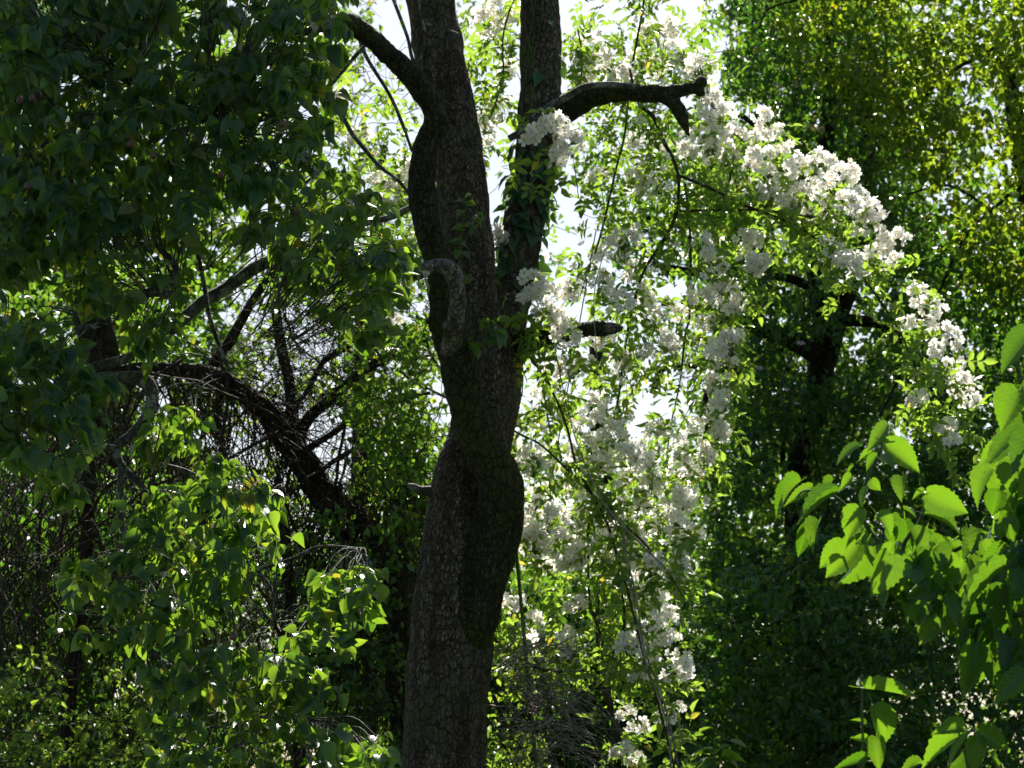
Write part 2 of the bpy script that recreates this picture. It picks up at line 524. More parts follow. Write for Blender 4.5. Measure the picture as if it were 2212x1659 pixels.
def mulberry_template(fold, curl, seed, wave):
    r = random.Random(seed)
    base = [(0.0, 0.30, -0.07), (0.05, 0.62, -0.09), (0.13, 0.86, -0.07), (0.24, 1.0, -0.03), (0.36, 1.0, 0), (0.48, 0.92, 0),
            (0.60, 0.78, 0), (0.71, 0.60, 0), (0.81, 0.40, 0), (0.89, 0.22, 0), (0.95, 0.10, 0), (1.0, 0.015, 0)]
    rows = []
    for a, b in zip(base[:-1], base[1:]):
        for s in (0, 0.5):
            t = a[0] + (b[0] - a[0]) * s
            w = a[1] + (b[1] - a[1]) * s
            w *= (1.0 if s == 0 else 0.925) + r.uniform(-0.015, 0.015)
            rows.append((t, w, a[2] + (b[2] - a[2]) * s + (0.015 if s == 0 else -0.005)))
    rows.append(base[-1])
    return leaf_template(rows, fold, curl, 0.28, cols=5, wave=wave)


T_MUL = [mulberry_template(0.35, 0.12, 1, 0.010), mulberry_template(0.7, 0.28, 2, 0.012), mulberry_template(0.95, 0.38, 3, 0.015),
         mulberry_template(0.55, 0.20, 4, 0.02)]


def compound(n_pairs=2, seed=0):
    r = random.Random(seed)
    vs, fs, us, o = [], [], [], 0
    t = leaf_template(SMALL_ROWS, 0.45, 0.2)

    def add(base, ang, ln, roll):
        nonlocal o
        v, f, u = t
        x, y, z = v[:, 0] * ln * 0.55, v[:, 1] * ln, v[:, 2] * ln
        x, z = x * math.cos(roll) - z * math.sin(roll), x * math.sin(roll) + z * math.cos(roll)
        ca, sa = math.cos(ang), math.sin(ang)
        X = x * ca + y * sa + base[0]; Y = -x * sa + y * ca + base[1]
        vs.append(np.stack([X, Y, z + base[2]], 1)); fs.append(f + o); us.append(u); o += len(v)
    for k in range(n_pairs):
        y = 0.28 + 0.30 * k
        z = -0.25 * y * y
        add((0, y, z), 1.05 + r.uniform(-.15, .15), 0.42, r.uniform(-.5, .5))
        add((0, y, z), -1.05 + r.uniform(-.15, .15), 0.42, r.uniform(-.5, .5))
    e = 0.28 + 0.30 * (n_pairs - 1) + 0.2
    add((0, e, -0.25 * e * e), r.uniform(-.2, .2), 0.5, 0)
    # rachis
    for k in range(3):
        y0, y1 = e * k / 3, e * (k + 1) / 3
        w = 0.012
        vs.append(np.array([(-w, y0, -0.25 * y0 * y0), (w, y0, -0.25 * y0 * y0), (w, y1, -0.25 * y1 * y1), (-w, y1, -0.25 * y1 * y1)]))
        fs.append(np.array([(0, 1, 2, 3)]) + o); us.append(np.full((4, 2), 0.5)); o += 4
    return np.vstack(vs), np.vstack(fs), np.vstack(us)


T_ROSE = [compound(2, s) for s in range(4)] + [compound(1, 9)]

CAMDIR = np.array([0, -1.0, 0.1])


def leaves_obj(name, T, pos, ydir, zdir, length, width, mt, parent):
    v, f, u = place(T, pos, ydir, zdir, length, width)
    return obj(name, v, f, mt, parent, uv=u)


# ================================================================ PEAR TREE (centre)
TY = 14.0
pear = thing('pear_tree', 'large old pear tree with cracked dark trunk, crooked limbs and dark leaves filling the left', 'tree', (-0.9, TY, 0))


def remeshed(name, parts, mt, parent, voxel=0.014, smooth=4):
    v, f = join(parts)
    o = obj(name, v, fix(f), mt, None)
    md = o.modifiers.new('r', 'REMESH'); md.mode = 'VOXEL'; md.voxel_size = voxel; md.use_smooth_shade = True
    sm = o.modifiers.new('s', 'SMOOTH'); sm.iterations = smooth; sm.factor = 0.5
    bpy.context.view_layer.update()
    dg = bpy.context.evaluated_depsgraph_get()
    me = bpy.data.meshes.new_from_object(o.evaluated_get(dg))
    o.modifiers.clear()
    old = o.data
    o.data = me
    me.name = name
    bpy.data.meshes.remove(old)
    if parent is not None:
        me.transform(__import__('mathutils').Matrix.Translation(-Vector(parent_origin(parent))))
        o.parent = parent
    # plates of bark as real relief
    co = np.zeros(len(me.vertices) * 3, np.float32); me.vertices.foreach_get('co', co); co = co.reshape(-1, 3)
    no = np.zeros(len(me.vertices) * 3, np.float32); me.vertex_normals.foreach_get('vector', no); no = no.reshape(-1, 3)
    d = np.array([noise.noise(Vector((p[0] * 11, p[1] * 11, p[2] * 7))) * 0.010 + noise.noise(Vector((p[0] * 40, p[1] * 40, p[2] * 22))) * 0.006 for p in co], np.float32)
    me.vertices.foreach_set('co', (co + no * d[:, None]).ravel())
    me.update()
    return o


main = path([(955, 1659 + 820, 120), (957, 1900, 96), (958, 1659, 89), (966, 1500, 88), (975, 1400, 88), (988, 1280, 90), (996, 1180, 86), (1003, 1080, 76),
             (1022, 990, 72), (1040, 930, 70), (1047, 860, 72), (1046, 800, 70), (1034, 740, 68), (1024, 680, 56), (1014, 600, 57),
             (1006, 490, 56), (990, 327, 55), (958, 163, 55), (930, 0, 54), (905, -160, 50), (880, -400, 44)], TY)
main = tube(main, 28, 8, 0.05, 3)
leader = path([(985, 1480, 40, TY + .02), (1008, 1370, 58, TY - .06), (1032, 1270, 60, TY - .12), (1060, 1180, 58, TY - .16), (1078, 1110, 54, TY - .2), (1080, 1056, 51, TY - .24), (1062, 1000, 47, TY - .27),
               (1032, 945, 42, TY - .31), (1012, 880, 41, TY - .34), (997, 820, 40, TY - .36), (984, 760, 38, TY - .38), (968, 715, 38, TY - .40)], TY)
leader = tube(leader, 22, 8, 0.06, 4)
second = path([(1060, 960, 38, TY + .12), (1088, 860, 36, TY + .16), (1094, 770, 38, TY + .2), (1098, 690, 40, TY + .22), (1112, 600, 43, TY + .25), (1130, 490, 46, TY + .28), (1152, 380, 45, TY + .3),
               (1162, 300, 46, TY + .3), (1166, 245, 48, TY + .3), (1168, 163, 46, TY + .3), (1166, 0, 43, TY + .3), (1160, -160, 40, TY + .3), (1150, -350, 34, TY + .3)], TY)
second = tube(second, 24, 8, 0.05, 3.5)
remeshed('trunk', [main, second], M['bark'], pear, 0.013, 3)

limb = path([(985, 760, 30, TY - .40), (965, 700, 37, TY - .44), (952, 640, 27, TY - .46), (944, 580, 26, TY - .46), (931, 520, 29, TY - .46), (916, 449, 32, TY - .46), (913, 368, 30, TY - .46),
             (922, 306, 27, TY - .46), (938, 262, 27, TY - .46), (936, 240, 25, TY - .42), (908, 190, 26, TY - .5), (861, 138, 25, TY - .6), (800, 80, 23, TY - .75),
             (755, 50, 22, TY - .9), (715, 50, 16, TY - 1.1), (650, 70, 10, TY - 1.4), (560, 60, 8, TY - 1.6)], TY)
knob = path([(925, 262, 16, TY - .42), (950, 262, 14, TY - .48), (964, 262, 8, TY - .5), (968, 262, 3, TY - .5)], TY)
limb_parts = [leader, tube(limb, 16, 8, 0.08, 7), tube(knob, 10, 5, 0.1, 12)]
hook = path([(972, 760, 22, TY - .42), (983, 705, 20, TY - .56), (989, 650, 18, TY - .66), (986, 612, 19, TY - .70), (973, 585, 19, TY - .73), (950, 574, 17, TY - .75), (925, 578, 15, TY - .77), (905, 590, 14, TY - .80),
             (870, 590, 10, TY - .8), (830, 580, 11, TY - .95), (780, 572, 12, TY - 1.1), (700, 560, 12, TY - 1.4), (600, 575, 13, TY - 1.7)], TY)
h2 = path([(958, 705, 30, TY - .42), (940, 695, 20, TY - .48), (928, 692, 11, TY - .5), (922, 690, 6, TY - .5)], TY)
h3 = path([(965, 700, 24, TY - .44), (968, 705, 15, TY - .56), (970, 708, 11, TY - .64)], TY)
remeshed('limb', limb_parts + [tube(h2, 12, 5, 0.1, 9), tube(h3, 12, 5, 0.1, 12)], M['limb'], pear, 0.010, 2)
tubes_obj('limb', [tube(hook, 16, 8, 0.12, 9)], M['sunlit_limb'], pear)
b = path([(966, 702, 11, TY - .62), (971, 709, 7, TY - .7)], TY)
tubes_obj('knot', [tube(b, 10, 3, 0.15, 20)], M['broken'], pear)

rl = path([(1160, 275, 36, TY + .3), (1190, 255, 34, TY + .22), (1229, 232, 30, TY + .15), (1270, 212, 25, TY + .1), (1311, 203, 22, TY + .05), (1372, 201, 20, TY), (1425, 203, 20, TY), (1452, 200, 17, TY), (1480, 193, 14, TY),
           (1502, 190, 13, TY), (1514, 178, 13, TY), (1518, 165, 7, TY)], TY)
rf = path([(1415, 205, 16, TY), (1440, 212, 17, TY), (1458, 226, 16, TY), (1472, 252, 14, TY), (1482, 275, 9, TY), (1489, 295, 3, TY)], TY)
kn = path([(1505, 190, 12, TY), (1514, 200, 10, TY), (1518, 207, 5, TY)], TY)
remeshed('limb', [tube(rl, 16, 8, 0.08, 8), tube(rf, 14, 6, 0.12, 10), tube(kn, 10, 4, .1, 12)], M['limb'], pear, 0.009, 2)
tubes_obj('branch', [tube(path([(1100, 300, 8), (1130, 280, 9), (1168, 243, 9), (1229, 206, 8), (1270, 186, 7), (1331, 183, 7), (1372, 190, 5)], TY - 0.12), 8, 6, 0.1, 12)], M['twigbark'], pear)
st = path([(1085, 752, 30, TY + .15), (1127, 740, 27, TY + .05), (1168, 731, 25, TY), (1215, 720, 21, TY - .02), (1249, 713, 19, TY - .03), (1290, 710, 18, TY - .03), (1311, 710, 16, TY - .03)], TY)
remeshed('limb', [tube(st, 16, 6, 0.1, 9)], M['limb'], pear, 0.009, 2)
bt = []
for k in range(7):
    a = k / 7 * 2 * math.pi
    bt.append(tube(path([(1300, 710 + 9 * math.sin(a), 6, TY - .03 + .03 * math.cos(a)), (1325, 709 + 8 * math.sin(a), 5, TY - .03 + .03 * math.cos(a)),
                         (1336 + 9 * random.random() + (6 if abs(math.sin(a)) < .5 else 0), 708 + 6 * math.sin(a), 1.2, TY - .03 + .03 * math.cos(a))], TY), 5, 3))
tubes_obj('broken_end', bt, M['broken'], pear)
tubes_obj('limb', [tube(path([(950, 1062, 15, TY), (912, 1060, 10, TY), (893, 1052, 8, TY), (880, 1048, 4, TY)], TY), 8, 5, 0.1, 12)], M['twigbark'], pear)

# smaller branches: name, rows
small_branches = [
    [(1010, -40, 4), (910, 0, 4), (918, 73, 4), (908, 139, 4), (931, 192, 3), (982, 233, 1.5)],
    [(918, 51, 3), (950, 58, 2.5), (992, 73, 1.5)],
    [(840, -30, 4), (850, 0, 4), (880, 80, 4), (894, 135, 4), (935, 200, 3)],
    [(800, 86, 5), (760, 130, 4.5), (718, 180, 4), (690, 200, 3)],
    [(770, 60, 5), (790, 120, 4.5), (841, 204, 4), (868, 265, 4), (890, 327, 3)],
    [(690, 170, 5), (706, 196, 5), (735, 240, 5), (759, 286, 5), (790, 325, 5), (820, 359, 4.5), (860, 390, 4), (886, 421, 4)],
    [(905, 440, 8), (886, 449, 8), (860, 462, 8), (840, 470, 8), (800, 480, 7), (740, 500, 6)],
]
for k, r in enumerate(small_branches):
    tubes_obj('branch', [tube(path(r, TY - .25 - 0.3 * (k in (3, 5))), 7, 6, 0.08, 15)], M['twigbark'], pear)

boughs = [  # rows, Y for the hanging crown at left
    [(640, 540, 13), (559, 579, 14), (490, 632, 14), (449, 660, 14), (408, 701, 14), (370, 740, 12), (300, 790, 11), (210, 820, 10)],
    [(170, 680, 9), (241, 677, 10), (300, 655, 10), (347, 652, 10), (400, 665, 9)],
    [(330, 500, 5), (347, 542, 6), (388, 587, 7), (383, 620, 7), (372, 660, 6)],
    [(420, 500, 4), (429, 542, 4), (449, 636, 5), (461, 697, 5), (490, 779, 5), (510, 824, 4)],
    [(120, 828, 14), (200, 822, 15), (270, 820, 15), (318, 826, 15), (335, 860, 14), (323, 910, 13), (294, 950, 12), (265, 975, 10), (272, 1010, 8), (300, 1045, 8), (327, 1073, 7), (335, 1130, 5), (340, 1220, 4)],
    [(327, 1000, 5), (400, 1020, 6), (449, 1048, 6), (485, 1082, 5), (551, 1093, 5), (610, 1085, 3)],
    [(265, 985, 8), (262, 1060, 8), (268, 1140, 7), (300, 1220, 6), (345, 1300, 6), (350, 1387, 6), (330, 1400, 5), (378, 1443, 5), (458, 1479, 5), (560, 1520, 4), (680, 1560, 3)],
    [(480, 1200, 5), (540, 1225, 5), (577, 1256, 4), (598, 1290, 3), (605, 1355, 3)],
    [(330, 60, 9), (300, 150, 10), (320, 215, 10), (400, 260, 8), (470, 300, 6)],
    [(120, 150, 7), (250, 180, 8), (300, 215, 8)],
    [(470, -40, 14), (380, 0, 12), (330, 60, 10), (230, 100, 8), (120, 150, 6), (20, 240, 4)],
    [(600, 575, 12), (640, 480, 10), (600, 380, 9), (520, 300, 7), (400, 280, 5)],
    [(560, 1230, 4), (640, 1210, 4), (700, 1190, 3), (790, 1200, 2.5)],
    [(300, 500, 8), (200, 480, 7), (100, 520, 6), (0, 560, 5)],
]
BY = 12.3
bough_pts = []
for k, r in enumerate(boughs):
    y = BY + (0.4 if k in (0, 10, 11) else 0.15)
    pr = path(r, y)
    pr[:, 1] += np.linspace(0, -0.3, len(pr))
    s = spline(pr, 6)
    bough_pts.append(s[:, :3])
    tubes_obj('bough', [tube(pr, 10, 6, 0.10, 12)], M['twigbark'], pear)
bough_pts = np.vstack(bough_pts)

# leaf masses of the pear, as (polygon, number of spurs, Y range, holes)
HOLES = [(215, 210, 30, 25), (500, 720, 90, 50), (330, 640, 40, 25), (90, 620, 40, 22), (150, 940, 40, 30), (270, 180, 30, 25), (330, 480, 40, 15), (480, 620, 60, 22),
         (520, 950, 50, 70), (540, 1340, 70, 45), (610, 1300, 40, 50)]
masses = [
    ([(-80, -80), (770, -80), (745, 60), (700, 130), (725, 200), (700, 300), (770, 390), (850, 470), (905, 590), (860, 640), (800, 720), (740, 700), (700, 640), (600, 560), (560, 520), (430, 500), (-80, 560)], 930, (11.2, 12.7)),
    ([(-80, 540), (430, 480), (420, 560), (350, 620), (180, 700), (60, 680), (-80, 700)], 80, (11.4, 12.7)),
    ([(-80, 680), (60, 690), (170, 710), (225, 790), (215, 900), (200, 1010), (120, 1060), (60, 980), (-80, 1000)], 110, (10.9, 11.7)),
    ([(270, 690), (370, 670), (400, 720), (395, 780), (320, 790), (270, 740)], 16, (11.6, 12.2)),
    ([(330, 880), (450, 860), (495, 930), (520, 1010), (620, 1060), (705, 1090), (700, 1150), (560, 1160), (480, 1200), (300, 1200), (270, 1100), (290, 980)], 105, (11.4, 12.3)),
    ([(130, 1220), (230, 1180), (420, 1170), (620, 1160), (560, 1260), (470, 1330), (420, 1420), (300, 1380), (140, 1380), (120, 1290)], 105, (11.3, 12.3)),
    ([(560, 1190), (700, 1160), (800, 1170), (835, 1230), (800, 1290), (770, 1340), (745, 1420), (690, 1440), (640, 1400), (600, 1300)], 62, (11.4, 12.2)),
    ([(300, 1420), (420, 1390), (520, 1400), (660, 1430), (740, 1480), (720, 1560), (840, 1590), (850, 1700), (330, 1700), (330, 1560)], 140, (11.2, 12.2)),
]


def spurs_to_leaves(U, V, Y, lo=4, hi=9, L=(0.066, 0.104), lit=0.0):
    c = P(U, V, Y)
    pos, yd, zd, ln, wd = [], [], [], [], []
    for k in range(len(c)):
        n = random.randint(lo, hi)
        sz = random.uniform(.7, 1.15)
        out = unit(np.array([random.gauss(0, .5), -0.5 + random.gauss(0, .4), random.gauss(-.1, .3)]))
        for q in range(n):
            a = random.uniform(0, 2 * math.pi)
            d = np.array([math.cos(a) * 0.85, math.sin(a) * 0.55, -random.uniform(-0.15, 1.3)]) + out * 0.4
            d = d / np.linalg.norm(d)
            l = random.uniform(*L) * sz * (0.65 if random.random() < .2 else 1)
            z = np.array([random.gauss(0, .6) + d[0] * .5, -0.75 + random.gauss(0, .5), 0.75 + random.gauss(0, .35)])
            if random.random() < lit:
                if random.random() < .4:      # flat leaves that catch the low glare of the sun
                    z = np.array([random.gauss(0, .12), -.42 + random.gauss(0, .1), .9])
                    d = np.array([d[0], d[1] - .5, -.25])
                else:                         # hanging leaves with the sun behind them
                    z = np.array([random.gauss(-.1, .5), -1.0 + random.gauss(0, .3), -.25 + random.gauss(0, .3)])
            pos.append(c[k] + d * l * 0.38 + np.array([random.gauss(0, .012), random.gauss(0, .02), random.gauss(0, .01)]))
            yd.append(d + np.array([0, 0, -random.uniform(.0, .35)])); zd.append(z); ln.append(l); wd.append(l * random.uniform(0.62, 0.8))
    return c, np.array(pos), np.array(yd), np.array(zd), np.array(ln), np.array(wd)


for mi, (poly, n, (y0, y1)) in enumerate(masses):
    U, V = sample_poly(poly, n)
    keep = np.ones(n, bool)
    for (hu, hv, ru, rv) in HOLES:
        keep &= ~((((U - hu) / (ru + 12)) ** 2 + ((V - hv) / (rv + 12)) ** 2 < 1) & (rng.random(n) < .82))
    # clumpiness
    nz_ = np.array([noise.noise(Vector((a / 110, b_ / 110, 3.3))) for a, b_ in zip(U, V)])
    keep &= nz_ > (-0.55 if mi == 0 else -0.25)
    U, V = U[keep], V[keep]
    Y = rng.uniform(y0, y1, len(U))
    c, pos, yd, zd, ln, wd = spurs_to_leaves(U, V, Y, lit=(.06, .1, .25, 0, .2, .2, .9, .8)[mi])
    fo = leaves_obj('foliage', T_PEAR, pos, yd, zd, ln, wd, M['pear'], pear)
    tw = []
    for q in c:
        d = np.linalg.norm(bough_pts - q, axis=1)
        e = bough_pts[np.argmin(d)]
        D = min(1.0, 0.42 / (d.min() + 1e-6))
        e = q + (e - q) * D
        m_ = (q + e) / 2 + np.array([random.gauss(0, .03), random.gauss(0, .03), 0.05])
        tw.append(tube(np.array([[*q, .0018], [*m_, .0032], [*e, .0045]]), 4, 4, cap=False))
    tubes_obj('twigs', tw, M['twigbark'], pear)

# the crown goes on above and behind the view and shades the left side
def ellipsoid_pts(n, c, r):
    d = rand_dir(n) * (rng.random(n) ** 0.4)[:, None]
    return np.array(c) + d * np.array(r)


cp = np.vstack([ellipsoid_pts(3900, (-2.5, 13.4, 8.0), (2.0, 1.8, 1.35)), ellipsoid_pts(1500, (-1.0, 14.3, 8.9), (1.2, 1.3, 0.9)),
                ellipsoid_pts(1700, (-3.6, 13.0, 7.4), (1.3, 1.5, 1.3)), ellipsoid_pts(1800, (-2.3, 15.0, 9.0), (1.7, 1.0, 1.2))])
vv = (cp[:, 2] - CAM[2]) / cp[:, 1]
cp = cp[vv > math.tan(PITCH + math.radians(9.6))]
n = len(cp)
leaves_obj('crown', T_SMALL, cp, rand_dir(n) + [0, 0, -.6], rand_dir(n) * .6 + [0, 0, 1], rng.uniform(.10, .15, n), rng.uniform(.08, .11, n), M['pear'], pear)
tubes_obj('bough', [tube(np.array([[-1.0, TY, 6.7, .11], [-1.5, 13.8, 7.4, .09], [-2.4, 13.4, 8.1, .06], [-3.6, 12.7, 8.0, .02]]), 8, 6),
                    tube(np.array([[-1.3, 14, 7.2, .07], [-1.0, 14.4, 8.3, .05], [-.8, 14.6, 9.3, .015]]), 8, 6),
                    tube(path([(880, -400, 44), (850, -620, 30), (830, -900, 10)], TY), 10, 5)], M['bark'], pear)

# the small leafy shoots on the trunk
shoot = tubes_obj('shoot', [tube(path([(990, 640, 2.5), (990, 590, 2.5), (993, 540, 2.2), (998, 490, 2), (1006, 440, 1.5), (1000, 415, 1)], TY - .55), 5, 5),
                            tube(path([(998, 490, 1.8), (1020, 470, 1.6), (1040, 460, 1.2)], TY - .55), 5, 4)], M['green_stem'], pear)
sp_ = [(1000, 490, 1035, 480), (1025, 490, 1012, 512), (990, 530, 962, 510), (993, 540, 975, 560), (998, 500, 965, 480), (1006, 440, 985, 418), (1008, 440, 1045, 442), (998, 545, 1035, 558),
       (1000, 600, 1035, 625), (1005, 595, 1030, 615), (1030, 470, 1045, 500), (1030, 465, 1050, 475), (1000, 455, 975, 468), (990, 575, 970, 600), (992, 520, 1020, 540), (1004, 430, 1012, 408)]
pos = P([s[0] for s in sp_], [s[1] for s in sp_], np.full(len(sp_), TY - .56))
tip = P([s[2] for s in sp_], [s[3] for s in sp_], np.full(len(sp_), TY - .66))
n = len(sp_)
lf = leaves_obj('leaves', T_PEAR, pos, tip - pos, rand_dir(n) * .4 + [0, -.8, .6], np.full(n, .075), np.full(n, .05), M['pear'], pear)
lf.parent = shoot; lf.location = (0, 0, 0)
U_, V_ = rng.uniform(1000, 1075, 16), rng.uniform(700, 765, 16)
c, pos, yd, zd, ln, wd = spurs_to_leaves(U_[:5], V_[:5], np.full(5, TY - .5), 3, 5)
leaves_obj('foliage', T_PEAR, pos, yd, zd, ln, wd, M['pear'], pear)


def ball(c, r, sq=1.0, seg=10, ring=7):
    v = []
    for i_ in range(ring + 1):
        th = math.pi * i_ / ring
        for j_ in range(seg):
            ph = 2 * math.pi * j_ / seg
            rr = math.sin(th) * (1 + 0.12 * math.cos(th) * -1)
            v.append((c[0] + r * rr * math.cos(ph), c[1] + r * rr * math.sin(ph), c[2] + r * sq * math.cos(th)))
    f = [(i_ * seg + j_, (i_ + 1) * seg + j_, (i_ + 1) * seg + (j_ + 1) % seg, i_ * seg + (j_ + 1) % seg) for i_ in range(ring) for j_ in range(seg)]
    return np.array(v), np.array(f)


for (u, v) in [(43, 216), (70, 211), (281, 311), (332, 335), (477, 377), (505, 1375), (60, 402), (610, 268)]:
    c = P(u, v, 11.1)
    f1 = ball(c, 0.0155, 1.15)
    f2 = tube(np.array([[c[0], c[1], c[2] + .017, .0022], [c[0] + .006, c[1] + .01, c[2] + .05, .0018]]), 5, 3)
    v_, f_ = join([f1, f2])
    obj('fruit', v_, fix(f_), M['fruit'], pear)

# ================================================================ CLIMBER on the second stem
ivy = thing('climbing_plant', 'dark broad-leaved climber clinging to the right-hand stem of the pear tree', 'climbing plant', (0.4, TY + .1, 0))
rows = [(1000, 1500), (1085, 860), (1090, 760), (1100, 650), (1120, 560), (1135, 470), (1150, 380), (1160, 280), (1165, 160), (1165, 40), (1150, -60)]
rr = spline(np.array([[*P(u, v, TY + .3), 0] for u, v in rows[1:]]), 10)[:, :3]
n = 150
k = rng.integers(int(len(rr) * .12), int(len(rr) * .62), n)
k = np.where(rng.random(n) < .22, rng.integers(0, len(rr), n), k)
ang = rng.uniform(-1.35, 1.35, n) - 0.15
rad = rng.uniform(.115, .165, n)
pos = rr[k] + np.stack([np.sin(ang) * rad, -np.cos(ang) * rad, rng.normal(0, .03, n)], 1)
yd = np.stack([np.sin(ang) * .5 + rng.normal(0, .4, n), -np.cos(ang) * .4, -rng.uniform(.2, 1.0, n)], 1)
zd = np.stack([np.sin(ang), -np.cos(ang), np.full(n, .45)], 1) + rng.normal(0, .25, (n, 3))
leaves_obj('leaves', T_IVY, pos, yd, zd, rng.uniform(.055, .1, n), rng.uniform(.05, .085, n), M['ivy'], ivy)
st_ = []
for q in range(5):
    off = random.uniform(-.9, .9)
    ps = [np.append(rr[i_] + np.array([math.sin(off + .3 * math.sin(i_ * .21 + q)) * .125, -math.cos(off + .3 * math.sin(i_ * .21 + q)) * .125, 0]), .004) for i_ in range(0, len(rr), 5)]
    st_.append(tube(np.array(ps), 5, 4))
st_.append(tube(np.array([[.3, TY, 0, .02], [.2, TY - .1, 1.2, .015], [*P(1088, 900, TY - .05), .009]]), 6, 6))
tubes_obj('stem', st_, M['green_stem'], ivy)

# ================================================================ RAMBLING ROSE
RY = 15.2
rose = thing('rambling_rose', 'white-flowered rambling rose cascading over the right-hand limb of the pear tree', 'rose', (1.2, RY, 0))
canes = [  # rows, Y
    ([(1360, 150, 4), (1380, 220, 6), (1413, 253, 7), (1433, 306, 7), (1464, 376, 6), (1462, 461, 6), (1433, 519, 6), (1392, 584, 5), (1368, 653, 5), (1351, 746, 4.5), (1335, 861, 4), (1319, 930, 3)], 14.5),
    ([(1464, 380, 5), (1539, 408, 5), (1620, 443, 5), (1702, 478, 4.5), (1763, 515, 4.5), (1817, 551, 4), (1866, 596, 4), (1905, 650, 3.5), (1947, 718, 3), (1976, 779, 3), (2000, 828, 2.5), (2025, 900, 2), (2049, 950, 1.5)], 14.4),
    ([(1469, 459, 4), (1559, 453, 4), (1641, 451, 4), (1723, 463, 3.5), (1845, 478, 2)], 14.5),
    ([(1395, -40, 4), (1388, 28, 4), (1364, 163, 4), (1351, 286, 4), (1331, 367, 4), (1307, 470, 4), (1282, 551, 3), (1250, 640, 2)], 14.6),
    ([(1480, 400, 4), (1494, 523, 4), (1490, 677, 4), (1478, 726, 4), (1466, 828, 3), (1449, 930, 2.5), (1440, 1020, 2)], 14.6),
    ([(1120, 740, 3), (1135, 754, 3), (1188, 828, 4), (1221, 910, 4), (1249, 1003, 4), (1282, 1065, 5), (1315, 1134, 5), (1339, 1212, 4.5), (1363, 1287, 4), (1390, 1415, 4), (1422, 1526, 4), (1458, 1654, 4), (1480, 1760, 4)], 14.0),
    ([(1060, 880, 3), (1110, 930, 3.5), (1168, 958, 3.5), (1229, 1012, 4), (1282, 1065, 4), (1331, 1114, 4), (1395, 1176, 4), (1454, 1248, 3), (1480, 1290, 2)], 14.05),
    ([(1050, 1340, 6), (1060, 1371, 6), (1116, 1419, 6), (1176, 1447, 6), (1255, 1449, 6), (1307, 1423, 6), (1335, 1387, 5), (1347, 1335, 4), (1340, 1250, 3)], 14.3),
    ([(1268, 1100, 4), (1271, 1176, 4), (1275, 1295, 4), (1299, 1395, 4), (1319, 1495, 4), (1319, 1654, 4), (1322, 1800, 5)], 14.4),
    ([(1175, 800, 3), (1180, 869, 3), (1192, 950, 3), (1190, 1052, 3)], 14.2),
    ([(1290, 500, 2), (1200, 1000, 2), (1215, 1200, 2)][:2] + [(1240, 900, 2)][:0], 14.2),
    ([(1500, 120, 3), (1540, 230, 3), (1600, 300, 3), (1680, 350, 3), (1780, 380, 2)], 14.8),
    ([(1250, 60, 3), (1260, 120, 3), (1255, 190, 3)], 14.7),
    ([(1120, -40, 3), (1090, 60, 3), (1085, 160, 3), (1060, 250, 2)], 14.5),
    ([(1600, 300, 3), (1570, 420, 3), (1550, 560, 3), (1570, 700, 2)], 14.8),
]
for r, y in canes:
    if len(r) < 2:
        continue
    pr = path(r, y)
    pr[:, 3] *= .72
    pr[:, :3] += np.array([[noise.noise(Vector(p[:3] * 2.2)) * .02, noise.noise(Vector(p[:3] * 1.7 + 9)) * .15, 0] for p in pr])
    tubes_obj('cane', [tube(pr, 6, 6, 0.05, 20)], M['cane'], rose)
# bare pale trailing canes in front of the curtain
for r in ([(1306, 540, 1.0), (1283, 640, 1.0), (1290, 780, 1.0)],
          [(1196, 740, 1.2), (1230, 900, 1.2), (1262, 1000, 1.5), (1300, 1080, 1.5), (1345, 1180, 1.5), (1375, 1290, 2.0), (1392, 1400, 2.0), (1435, 1520, 2.0), (1465, 1659, 2.2), (1470, 1740, 2.2)],
          [(1300, 1085, 1.8), (1335, 1125, 2.2), (1390, 1180, 2.0), (1450, 1240, 1.2)],
          [(1345, 1100, 1.2), (1352, 1200, 1.4), (1372, 1320, 1.6), (1400, 1450, 1.8), (1440, 1560, 1.8), (1452, 1680, 1.8)]):
    tubes_obj('cane', [tube(path(r, 13.8), 5, 8)], M['pale'], rose)

